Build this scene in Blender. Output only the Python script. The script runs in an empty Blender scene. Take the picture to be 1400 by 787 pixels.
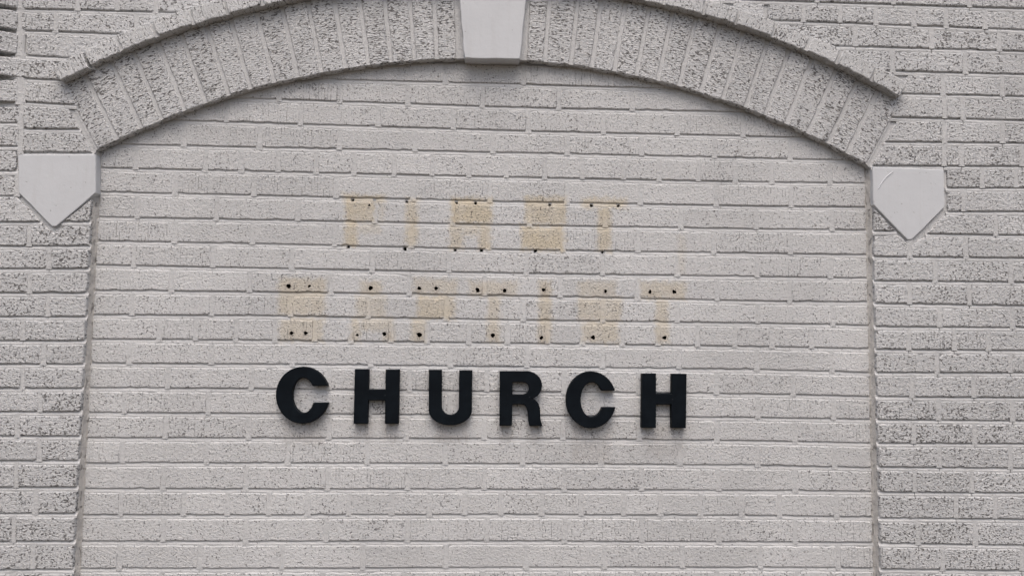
import bpy, bmesh, math, random
from mathutils import Vector, Matrix, noise

# ---------------------------------------------------------------- camera, sky, sun, exposure
S = bpy.context.scene
COL = S.collection
cam_d = bpy.data.cameras.new('camera')
cam = bpy.data.objects.new('camera', cam_d)
COL.objects.link(cam)
cam.location = (0.9880, -2.0666, 0.5607)
cam.rotation_euler = (1.645276, -0.012111, -0.043189)
cam_d.sensor_fit = 'HORIZONTAL'
cam_d.sensor_width = 36.0
cam_d.lens = 36.0 * 1080 / 1400
cam_d.clip_start = 0.05
cam_d.clip_end = 500.0
S.camera = cam

SUN_EL, SUN_AZ = math.radians(62), math.radians(2)      # behind and above the viewer, a little to the left
world = bpy.data.worlds.new('World')
S.world = world
world.use_nodes = True
wn = world.node_tree
sky = wn.nodes.new('ShaderNodeTexSky')
sky.sky_type = 'NISHITA'
sky.sun_disc = False
sky.sun_elevation = SUN_EL
sky.sun_rotation = math.pi + SUN_AZ
sky.air_density = 1.0
sky.dust_density = 6.0
sky.ozone_density = 1.0
bg = wn.nodes['Background']
bg.inputs['Strength'].default_value = 0.15
wn.links.new(sky.outputs[0], bg.inputs['Color'])
sun_d = bpy.data.lights.new('sun', 'SUN')
sun_d.energy = 1.15
sun_d.angle = math.radians(48)
sun_d.color = (1.0, 0.98, 0.965)
sun = bpy.data.objects.new('sun', sun_d)
COL.objects.link(sun)
d = Vector((-math.sin(SUN_AZ) * math.cos(SUN_EL), -math.cos(SUN_AZ) * math.cos(SUN_EL), math.sin(SUN_EL)))
sun.rotation_euler = d.to_track_quat('Z', 'Y').to_euler()
sun.location = d * 8

S.view_settings.view_transform = 'Standard'
S.view_settings.look = 'None'
S.view_settings.gamma = 1.0
S.view_settings.use_curve_mapping = False
S.view_settings.exposure = 0.07
S.cycles.max_bounces = 5
S.cycles.diffuse_bounces = 4

# ---------------------------------------------------------------- survey (all lengths in millimetres on the wall, x to the right, z up)
PANEL = [[420.1,1262.2,886.3,1262.8,886.3,1314.3,420.1,1313.7],[894.8,1262.8,1095.6,1263.1,1095.6,1314.6,894.8,1314.3],[1104.1,1263.1,1613.9,1261.2,1613.9,1312.7,1104.1,1314.6],[240.1,1205.4,449.8,1205.4,449.8,1251.7,240.1,1251.7],[458.3,1205.4,608.9,1203.9,608.9,1251.7,458.3,1251.7],[617.4,1203.8,787.5,1202.2,787.5,1252.1,617.4,1251.7],[796,1202.1,986.8,1200.2,986.8,1252.6,796,1252.1],[995.3,1200.1,1190.6,1199.9,1190.6,1252,995.3,1252.6],[1199.1,1199.9,1388.1,1200.8,1388.1,1250.8,1199.1,1252],[1396.6,1200.8,1793.9,1201.9,1793.9,1250.7,1396.6,1250.7],[97.3,1142.4,315.1,1141.6,315.1,1194.9,97.3,1194.9],[323.6,1141.6,507.4,1140.2,507.4,1194.4,323.6,1194.9],[515.9,1140.1,711.7,1138.6,711.7,1192.4,515.9,1194.3],[720.2,1138.5,909.9,1137,909.9,1190.4,720.2,1192.3],[918.4,1137,1109.7,1135.8,1109.7,1189,918.4,1190.4],[1118.2,1135.8,1311.1,1136,1311.1,1189.9,1118.2,1189.1],[1319.6,1136,1511.1,1136.1,1511.1,1190.8,1319.6,1190],[1519.6,1136.1,1690.7,1136.3,1690.7,1191.4,1519.6,1190.8],[1699.2,1136.3,1936.7,1136.3,1936.7,1191.4,1699.2,1191.4],[2,1075.3,206.4,1075.4,206.4,1131.9,2,1131.9],[214.9,1075.4,402.9,1075.6,402.9,1130.5,214.9,1131.8],[411.4,1075.7,610.6,1075.9,610.6,1128.9,411.4,1130.5],[619.1,1075.9,809.5,1076.1,809.5,1127.3,619.1,1128.8],[818,1076.1,1015.8,1076.3,1015.8,1125.7,818,1127.2],[1024.3,1076.3,1215,1076.4,1215,1125.4,1024.3,1125.6],[1223.5,1076.5,1414.9,1076.5,1414.9,1125.5,1223.5,1125.4],[1423.4,1076.6,1613.3,1076.7,1613.3,1125.7,1423.4,1125.6],[1621.8,1076.7,1818.4,1076.6,1818.4,1125.8,1621.8,1125.7],[1826.9,1076.5,2029,1076.1,2029,1125.8,1826.9,1125.8],[2,1012.4,87.2,1012.3,87.2,1064.8,2,1064.8],[95.7,1012.3,265.5,1012.1,265.5,1065,95.7,1064.8],[274,1012,357.9,1011.9,357.9,1065.1,274,1065],[366.4,1011.9,452.6,1011.8,452.6,1065.2,366.4,1065.1],[461.1,1011.7,552.4,1011.5,552.4,1065.3,461.1,1065.2],[560.9,1011.5,650.7,1011.3,650.7,1065.4,560.9,1065.3],[659.2,1011.3,756.1,1011.1,756.1,1065.5,659.2,1065.4],[764.6,1011,856.2,1010.8,856.2,1065.6,764.6,1065.5],[864.7,1010.8,952.8,1010.6,952.8,1065.7,864.7,1065.6],[961.3,1010.6,1052.7,1010.4,1052.7,1065.9,961.3,1065.8],[1061.2,1010.4,1154.9,1010.5,1154.9,1065.9,1061.2,1065.9],[1163.4,1010.5,1254.6,1010.7,1254.6,1066,1163.4,1065.9],[1263.1,1010.7,1365.6,1010.9,1365.6,1066,1263.1,1066],[1374.1,1010.9,1461.2,1011,1461.2,1066.1,1374.1,1066],[1469.7,1011.1,1568.2,1011.2,1568.2,1066.1,1469.7,1066.1],[1576.7,1011.3,1667.6,1011.4,1667.6,1066.2,1576.7,1066.1],[1676.1,1011.4,1767.4,1011.6,1767.4,1066.2,1676.1,1066.2],[1775.9,1011.7,1927.9,1013.2,1927.9,1065.7,1775.9,1066.2],[1936.4,1013.3,2029,1014.1,2029,1065.6,1936.4,1065.7],[2,949,191.1,948.5,191.1,1001.7,2,1001.9],[199.6,948.5,393.3,948,393.3,1001.4,199.6,1001.6],[401.8,948,606.6,947,606.6,1000.9,401.8,1001.4],[615.1,946.9,807.5,946,807.5,1000.4,615.1,1000.9],[816,945.9,1009.9,945,1009.9,1000,816,1000.4],[1018.4,944.9,1214,944.9,1214,1000.1,1018.4,1000],[1222.5,944.9,1411.9,945.3,1411.9,1000.5,1222.5,1000.1],[1420.4,945.3,1616.3,945.7,1616.3,1000.8,1420.4,1000.5],[1624.8,945.7,1820.5,946.7,1820.5,1001.6,1624.8,1000.8],[1829,946.8,2029,949.1,2029,1003.6,1829,1001.7],[2,882.9,96.1,883.3,96.1,938.2,2,938.5],[104.6,883.3,298.8,884,298.8,937.8,104.6,938.2],[307.3,884.1,508.9,884.1,508.9,937,307.3,937.7],[517.4,884,708.4,883.4,708.4,936,517.4,936.9],[716.9,883.4,912.5,882.7,912.5,934.9,716.9,935.9],[921,882.7,1115.3,882.3,1115.3,934.2,921,934.9],[1123.8,882.3,1316.9,882.9,1316.9,934.6,1123.8,934.2],[1325.4,882.9,1520.1,883.5,1520.1,935,1325.4,934.6],[1528.6,883.5,1724,884.1,1724,935.4,1528.6,935],[1732.5,884.1,1930.6,885.9,1930.6,937.5,1732.5,935.4],[1939.1,885.9,2029,886.8,2029,938.6,1939.1,937.6],[2,821.1,194.8,821,194.8,873.1,2,872.4],[203.3,821,393.2,820.9,393.2,873.9,203.3,873.2],[401.7,820.9,605.5,819.6,605.5,873.2,401.7,873.9],[614,819.6,805.4,818.4,805.4,872.6,614,873.2],[813.9,818.3,1006.9,817.1,1006.9,871.9,813.9,872.5],[1015.4,817,1205.2,817,1205.2,872,1015.4,871.8],[1213.7,817.1,1405,817.6,1405,872.6,1213.7,872.1],[1413.5,817.7,1608.5,818.3,1608.5,873.2,1413.5,872.6],[1617,818.3,1816.7,819,1816.7,874.2,1617,873.2],[1825.2,819.1,2029,820.2,2029,876.3,1825.2,874.3],[2,759.4,92.6,759,92.6,810.5,2,810.6],[101.1,758.9,294.4,758.1,294.4,810.5,101.1,810.5],[302.9,758,496.9,757.2,496.9,809.8,302.9,810.5],[505.4,757.1,704.9,756.4,704.9,808.5,505.4,809.8],[713.4,756.3,905.2,755.6,905.2,807.2,713.4,808.5],[913.7,755.5,1108.9,755,1108.9,806.2,913.7,807.2],[1117.4,755,1310.5,755.4,1310.5,806.9,1117.4,806.3],[1319,755.4,1509.8,755.8,1509.8,807.5,1319,806.9],[1518.3,755.8,1724.6,756.3,1724.6,808.1,1518.3,807.5],[1733.1,756.3,1925.2,756.8,1925.2,809.2,1733.1,808.1],[1933.7,756.8,2029,757.1,2029,809.7,1933.7,809.2],[2,693.4,192.8,694.6,192.8,748,2,748.9],[201.3,694.6,390.2,695.8,390.2,747.1,201.3,748],[398.7,695.8,599.6,695.9,599.6,746.3,398.7,747.1],[608.1,695.9,803.3,695.8,803.3,745.5,608.1,746.2],[811.8,695.8,999.1,695.8,999.1,744.7,811.8,745.4],[1007.6,695.8,1198.3,694.9,1198.3,744.7,1007.6,744.7],[1206.8,694.8,1404.1,693.4,1404.1,745.1,1206.8,744.7],[1412.6,693.3,1615.5,691.9,1615.5,745.5,1412.6,745.1],[1624,691.8,1812.8,691.3,1812.8,746,1624,745.5],[1821.3,691.4,2029,693.1,2029,746.6,1821.3,746],[2,630.6,95.8,631.5,95.8,683.5,2,682.9],[104.3,631.6,297.5,633.6,297.5,684.7,104.3,683.6],[306,633.7,498.1,634.4,498.1,685.4,306,684.8],[506.6,634.4,698.6,633.5,698.6,685.3,506.6,685.4],[707.1,633.5,899.7,632.6,899.7,685.3,707.1,685.3],[908.2,632.6,1102.6,631.9,1102.6,685.1,908.2,685.3],[1111.1,631.9,1310.9,632.1,1310.9,683.6,1111.1,685],[1319.4,632.1,1509.4,632.3,1509.4,682.2,1319.4,683.5],[1517.9,632.3,1725.2,632.5,1725.2,680.6,1517.9,682.1],[1733.7,632.5,1928.9,630.9,1928.9,681.8,1733.7,680.6],[1937.4,630.8,2029,630,2029,682.6,1937.4,681.8],[2,568.9,166,569.7,166,621.7,2,620.1],[174.5,569.7,258.3,570.1,258.3,622.7,174.5,621.8],[266.8,570.2,360.3,570.6,360.3,623.7,266.8,622.8],[368.8,570.7,460,570.9,460,624.1,368.8,623.8],[468.5,571,561,571,561,623.6,468.5,624.1],[569.5,571,655,571.1,655,623.2,569.5,623.6],[663.5,571.1,758.7,571.2,758.7,622.8,663.5,623.2],[767.2,571.2,851.5,571.3,851.5,622.4,767.2,622.7],[860,571.3,959.9,571.4,959.9,621.9,860,622.3],[968.4,571.4,1061.1,571.5,1061.1,621.4,968.4,621.8],[1069.6,571.5,1166.6,571.4,1166.6,621.5,1069.6,621.4],[1175.1,571.4,1257.1,571.3,1257.1,621.5,1175.1,621.5],[1265.6,571.2,1363.4,571.1,1363.4,621.6,1265.6,621.6],[1371.9,571.1,1458.5,571,1458.5,621.7,1371.9,621.7],[1467,571,1563.8,570.8,1563.8,621.8,1467,621.8],[1572.3,570.8,1663.6,570.7,1663.6,621.9,1572.3,621.9],[1672.1,570.7,1761.8,570.5,1761.8,622,1672.1,622],[1770.3,570.4,1868.4,569.6,1868.4,621,1770.3,621.9],[1876.9,569.5,2029,568.1,2029,619.5,1876.9,620.9],[2,507.5,94.3,507.9,94.3,558.8,2,558.4],[102.8,507.9,300.6,508.8,300.6,559.8,102.8,558.9],[309.1,508.9,506.9,509.5,506.9,560.5,309.1,559.9],[515.4,509.5,707.4,509.7,707.4,560.7,515.4,560.5],[715.9,509.7,913.4,509.9,913.4,560.9,715.9,560.7],[921.9,509.9,1111.6,510.1,1111.6,561,921.9,560.9],[1120.1,510.1,1311.4,510,1311.4,560.7,1120.1,560.9],[1319.9,510,1514.8,509.9,1514.8,560.4,1319.9,560.7],[1523.3,509.9,1721.8,509.9,1721.8,560.1,1523.3,560.4],[1730.3,509.9,1923.6,506.9,1923.6,558.5,1730.3,560.1],[1932.1,506.8,2029,505.1,2029,557.6,1932.1,558.5],[2,445.4,194.4,446.1,194.4,497.9,2,497],[202.9,446.1,404.8,446.8,404.8,498.8,202.9,497.9],[413.3,446.8,602.2,446.5,602.2,499.1,413.3,498.9],[610.7,446.5,808.7,446.2,808.7,499.3,610.7,499.1],[817.2,446.2,1009.4,445.8,1009.4,499.5,817.2,499.3],[1017.9,445.8,1209.8,445.8,1209.8,499.5,1017.9,499.5],[1218.3,445.8,1406.1,445.8,1406.1,499.5,1218.3,499.5],[1414.6,445.8,1612.7,445.9,1612.7,499.4,1414.6,499.5],[1621.2,445.9,1819.1,445.1,1819.1,498.2,1621.2,499.4],[1827.6,445,2029,442.4,2029,494.6,1827.6,498.1],[2,382.8,87.4,383,87.4,435.2,2,434.9],[95.9,383,298.2,383.6,298.2,435.9,95.9,435.2],[306.7,383.6,501.7,384,501.7,436.2,306.7,435.9],[510.2,384,704.9,384.2,704.9,435.8,510.2,436.2],[713.4,384.2,913.7,384.3,913.7,435.5,713.4,435.8],[922.2,384.4,1103.4,384.5,1103.4,435.2,922.2,435.5],[1111.9,384.5,1309.9,384.4,1309.9,435.3,1111.9,435.2],[1318.4,384.4,1516.2,384.4,1516.2,435.4,1318.4,435.3],[1524.7,384.4,1722.4,384.4,1722.4,435.4,1524.7,435.4],[1730.9,384.4,1926.3,382.8,1926.3,433.2,1730.9,435.4],[1934.8,382.7,2029,381.8,2029,431.9,1934.8,433.1],[2,319.1,192.6,320.3,192.6,372.8,2,372.3],[201.1,320.4,402,321.6,402,373.4,201.1,372.8],[410.5,321.7,605.8,322.6,605.8,373.6,410.5,373.4],[614.3,322.7,803.9,323.5,803.9,373.8,614.3,373.6],[812.4,323.6,1003.6,324.5,1003.6,373.9,812.4,373.8],[1012.1,324.5,1208.8,324.7,1208.8,374,1012.1,373.9],[1217.3,324.7,1408,324.5,1408,373.9,1217.3,374],[1416.5,324.5,1613.8,324.2,1613.8,373.9,1416.5,373.9],[1622.3,324.2,1821.2,322.9,1821.2,373.3,1622.3,373.9],[1829.7,322.8,2029,319.4,2029,371.3,1829.7,373.2],[2,256.5,88,257,88,309.2,2,308.6],[96.5,257.1,297.8,258.5,297.8,310.5,96.5,309.2],[306.3,258.5,503.9,259.5,503.9,311.6,306.3,310.5],[512.4,259.5,704.4,260,704.4,312.6,512.4,311.7],[712.9,260,904.7,260.5,904.7,313.5,712.9,312.6],[913.2,260.5,1104.8,260.9,1104.8,314.3,913.2,313.5],[1113.3,260.9,1308.4,260.8,1308.4,314.1,1113.3,314.3],[1316.9,260.8,1514.8,260.6,1514.8,313.9,1316.9,314.1],[1523.3,260.6,1721,260.5,1721,313.6,1523.3,313.8],[1729.5,260.5,1925.9,257.8,1925.9,310.6,1729.5,313.6],[1934.4,257.6,2029,256.2,2029,308.9,1934.4,310.5],[2,192.8,192.8,193.3,192.8,247.3,2,246],[201.3,193.3,399.3,193.8,399.3,248.6,201.3,247.3],[407.8,193.8,605.8,194.4,605.8,249.3,407.8,248.7],[614.3,194.4,808.6,195,808.6,249.8,614.3,249.3],[817.1,195,1006.4,195.6,1006.4,250.2,817.1,249.8],[1014.9,195.6,1211.6,195.8,1211.6,250.3,1014.9,250.3],[1220.1,195.8,1413.8,195.8,1413.8,250.2,1220.1,250.3],[1422.3,195.8,1616.7,195.8,1616.7,250.1,1422.3,250.2],[1625.2,195.8,1819.4,195.6,1819.4,248.9,1625.2,250.1],[1827.9,195.5,2029,194.8,2029,245.7,1827.9,248.8],[2,128.3,90.6,128.3,90.6,182.5,2,182.3],[99.1,128.4,246.5,128.5,246.5,182.9,99.1,182.6],[255,128.5,356,128.6,356,183.2,255,182.9],[364.5,128.6,459.5,128.8,459.5,183.4,364.5,183.2],[468,128.9,557.9,129.4,557.9,183.7,468,183.5],[566.4,129.4,661.4,130,661.4,184.1,566.4,183.8],[669.9,130,769.9,130.6,769.9,184.4,669.9,184.1],[778.4,130.6,866.9,131.1,866.9,184.7,778.4,184.4],[875.4,131.2,956.7,131.7,956.7,185,875.4,184.7],[965.2,131.7,1049.7,132.2,1049.7,185.2,965.2,185],[1058.2,132.2,1155.3,132.2,1155.3,185.3,1058.2,185.3],[1163.8,132.2,1256.7,132.1,1256.7,185.3,1163.8,185.3],[1265.2,132.1,1368,131.9,1368,185.3,1265.2,185.3],[1376.5,131.9,1463.5,131.7,1463.5,185.3,1376.5,185.3],[1472,131.7,1568.1,131.6,1568.1,185.3,1472,185.3],[1576.6,131.6,1678,131.4,1678,185.3,1576.6,185.3],[1686.5,131.4,1776.7,131,1776.7,185.2,1686.5,185.3],[1785.2,130.9,1929.4,129.4,1929.4,184.6,1785.2,185.2],[1937.9,129.3,2029,128.4,2029,184.3,1937.9,184.6],[2,62.9,198.5,63.3,198.5,118,2,117.8],[207,63.3,404.1,63.6,404.1,118.2,207,118],[412.6,63.6,606,64.1,606,119.2,412.6,118.2],[614.5,64.1,811.4,64.6,811.4,120.3,614.5,119.2],[819.9,64.6,1014,65.1,1014,121.5,819.9,120.4],[1022.5,65.2,1214.5,65.1,1214.5,121.7,1022.5,121.5],[1223,65.1,1413.8,64.7,1413.8,121.3,1223,121.6],[1422.3,64.7,1616.7,64.3,1616.7,121,1422.3,121.3],[1625.2,64.3,1817.4,64,1817.4,120.1,1625.2,121],[1825.9,64,2029,64,2029,117.9,1825.9,120],[2,-3.4,93.3,-3.4,93.3,52.6,2,52.4],[101.8,-3.4,292,-3.5,292,52.9,101.8,52.6],[300.5,-3.5,497.9,-3.3,497.9,53.3,300.5,52.9],[506.4,-3.3,700,-2.5,700,53.8,506.4,53.3],[708.5,-2.4,909.5,-1.6,909.5,54.4,708.5,53.9],[918,-1.6,1115.2,-0.8,1115.2,54.8,918,54.4],[1123.7,-0.8,1317,-0.6,1317,54.4,1123.7,54.7],[1325.5,-0.6,1520.5,-0.5,1520.5,54,1325.5,54.4],[1529,-0.4,1724.8,-0.3,1724.8,53.6,1529,54],[1733.3,-0.3,1930.8,-1,1930.8,53.5,1733.3,53.6],[1939.3,-1,2029,-1.4,2029,53.5,1939.3,53.5],[2,-69.3,199,-69.5,199,-14,2,-13.9],[207.5,-69.5,399.9,-69.8,399.9,-14.1,207.5,-14],[408.4,-69.8,600.7,-69.3,600.7,-13.4,408.4,-14.1],[609.2,-69.3,805.1,-68.7,805.1,-12.5,609.2,-13.4],[813.6,-68.6,1003.8,-68,1003.8,-11.7,813.6,-12.5],[1012.3,-68,1204.1,-67.7,1204.1,-11.2,1012.3,-11.7],[1212.6,-67.7,1404.3,-67.7,1404.3,-11.1,1212.6,-11.2],[1412.8,-67.7,1610,-67.6,1610,-10.9,1412.8,-11],[1618.5,-67.6,1821.2,-67.9,1821.2,-11,1618.5,-10.9],[1829.7,-67.9,2029,-68.8,2029,-11.9,1829.7,-11.1]]
PADS = [[890.5,1257.3,1315.8],[1099.8,1257.6,1316.1],[454.1,1199.9,1253.2],[613.2,1198.4,1253.2],[791.7,1196.6,1253.6],[991,1194.7,1254.1],[1194.8,1194.4,1253.5],[1392.3,1195.3,1252.2],[319.4,1136.1,1196.4],[511.6,1134.7,1195.9],[715.9,1133.1,1193.9],[914.2,1131.5,1191.9],[1114,1130.3,1190.6],[1315.3,1130.5,1191.4],[1515.4,1130.6,1192.3],[1695,1130.8,1192.9],[210.6,1069.9,1133.4],[407.2,1070.1,1132],[614.9,1070.4,1130.3],[813.8,1070.6,1128.8],[1020.1,1070.8,1127.2],[1219.3,1070.9,1126.9],[1419.1,1071.1,1127],[1617.6,1071.2,1127.2],[1822.6,1071,1127.3],[91.5,1006.8,1066.3],[269.7,1006.5,1066.5],[362.1,1006.4,1066.6],[456.8,1006.2,1066.7],[556.6,1006,1066.8],[654.9,1005.8,1066.9],[760.3,1005.6,1067],[860.4,1005.3,1067.1],[957,1005.1,1067.2],[1056.9,1004.9,1067.4],[1159.2,1005,1067.4],[1258.9,1005.2,1067.5],[1369.9,1005.4,1067.5],[1465.5,1005.6,1067.6],[1572.4,1005.7,1067.6],[1671.8,1005.9,1067.7],[1771.6,1006.2,1067.7],[1932.2,1007.7,1067.2],[195.4,943,1003.1],[397.5,942.5,1002.9],[610.9,941.5,1002.4],[811.7,940.4,1001.9],[1014.2,939.4,1001.5],[1218.2,939.4,1001.6],[1416.1,939.8,1002],[1620.6,940.2,1002.3],[1824.7,941.2,1003.2],[100.3,877.8,939.7],[303,878.5,939.2],[513.1,878.5,938.4],[712.7,877.9,937.4],[916.7,877.2,936.4],[1119.6,876.8,935.7],[1321.1,877.4,936.1],[1524.3,878,936.5],[1728.2,878.6,936.9],[1934.9,880.4,939],[199,815.5,874.7],[397.4,815.4,875.4],[609.8,814.1,874.7],[809.7,812.8,874],[1011.2,811.5,873.4],[1209.4,811.5,873.5],[1409.3,812.2,874.1],[1612.8,812.8,874.7],[1820.9,813.6,875.8],[96.9,753.5,812],[298.7,752.5,812],[501.2,751.7,811.3],[709.2,750.8,810],[909.4,750.1,808.7],[1113.2,749.5,807.8],[1314.7,749.9,808.4],[1514,750.3,809],[1728.8,750.8,809.6],[1929.5,751.3,810.7],[197.1,689.1,749.5],[394.5,690.3,748.6],[603.9,690.4,747.8],[807.5,690.3,747],[1003.3,690.3,746.2],[1202.6,689.3,746.2],[1408.3,687.9,746.6],[1619.7,686.4,747],[1817.1,685.9,747.5],[100.1,626.1,685],[301.7,628.1,686.3],[502.4,628.9,686.9],[702.8,628,686.8],[904,627.1,686.8],[1106.8,626.4,686.5],[1315.2,626.6,685],[1513.6,626.8,683.6],[1729.4,627,682.1],[1933.1,625.4,683.3],[170.2,564.2,623.3],[262.6,564.6,624.2],[364.6,565.2,625.3],[464.3,565.5,625.6],[565.3,565.5,625.1],[659.2,565.6,624.7],[762.9,565.7,624.2],[855.7,565.8,623.8],[964.1,565.9,623.4],[1065.3,566,622.9],[1170.8,565.9,623],[1261.3,565.8,623],[1367.7,565.6,623.2],[1462.8,565.5,623.2],[1568,565.3,623.4],[1667.8,565.2,623.5],[1766.1,565,623.5],[1872.6,564,622.4],[98.6,502.4,560.3],[304.9,503.4,561.4],[511.1,504,562],[711.6,504.2,562.2],[917.6,504.4,562.4],[1115.8,504.6,562.5],[1315.6,504.5,562.2],[1519,504.4,561.9],[1726.1,504.4,561.6],[1927.9,501.3,560],[198.7,440.6,499.4],[409.1,441.3,500.3],[606.4,441,500.6],[813,440.7,500.8],[1013.6,440.3,501],[1214.1,440.3,501],[1410.3,440.3,501],[1617,440.4,500.9],[1823.4,439.5,499.7],[91.7,377.5,436.7],[302.5,378.1,437.4],[505.9,378.5,437.7],[709.2,378.7,437.3],[918,378.8,437],[1107.6,379,436.7],[1314.2,378.9,436.8],[1520.5,378.9,436.9],[1726.6,378.9,436.9],[1930.5,377.2,434.6],[196.9,314.8,374.3],[406.3,316.2,374.9],[610.1,317.1,375.1],[808.1,318.1,375.3],[1007.8,319,375.4],[1213,319.2,375.5],[1412.3,319,375.4],[1618,318.7,375.4],[1825.5,317.3,374.7],[92.3,251.6,310.7],[302,253,312],[508.1,254,313.2],[708.6,254.5,314.1],[908.9,255,315],[1109,255.4,315.8],[1312.7,255.3,315.6],[1519.1,255.1,315.3],[1725.2,255,315.1],[1930.2,252.2,312],[197,187.8,248.8],[403.6,188.3,250.2],[610.1,188.9,250.8],[812.8,189.5,251.3],[1010.7,190.1,251.7],[1215.9,190.3,251.8],[1418.1,190.3,251.7],[1621,190.3,251.6],[1823.6,190,250.4],[94.8,122.8,184.1],[250.8,123,184.4],[360.2,123.1,184.7],[463.7,123.4,185],[562.2,123.9,185.3],[665.6,124.5,185.6],[774.2,125.1,185.9],[871.1,125.7,186.2],[960.9,126.2,186.5],[1053.9,126.7,186.8],[1159.6,126.7,186.8],[1260.9,126.6,186.8],[1372.2,126.4,186.8],[1467.8,126.2,186.8],[1572.4,126.1,186.8],[1682.2,125.9,186.8],[1780.9,125.5,186.7],[1933.6,123.9,186.1],[202.8,57.8,119.5],[408.4,58.1,119.7],[610.2,58.6,120.7],[815.7,59.1,121.9],[1018.2,59.7,123],[1218.7,59.6,123.1],[1418,59.2,122.8],[1620.9,58.8,122.5],[1821.7,58.5,121.5],[97.6,-8.9,54.1],[296.3,-9,54.4],[502.1,-8.8,54.8],[704.3,-8,55.3],[913.7,-7.1,55.9],[1119.4,-6.3,56.3],[1321.2,-6.1,55.9],[1524.8,-5.9,55.5],[1729,-5.8,55.1],[1935,-6.5,55],[203.3,-75,-12.5],[404.2,-75.3,-12.6],[605,-74.8,-11.9],[809.3,-74.2,-11],[1008,-73.5,-10.2],[1208.4,-73.2,-9.7],[1408.5,-73.2,-9.6],[1614.2,-73.1,-9.4],[1825.5,-73.4,-9.6]]
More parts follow.
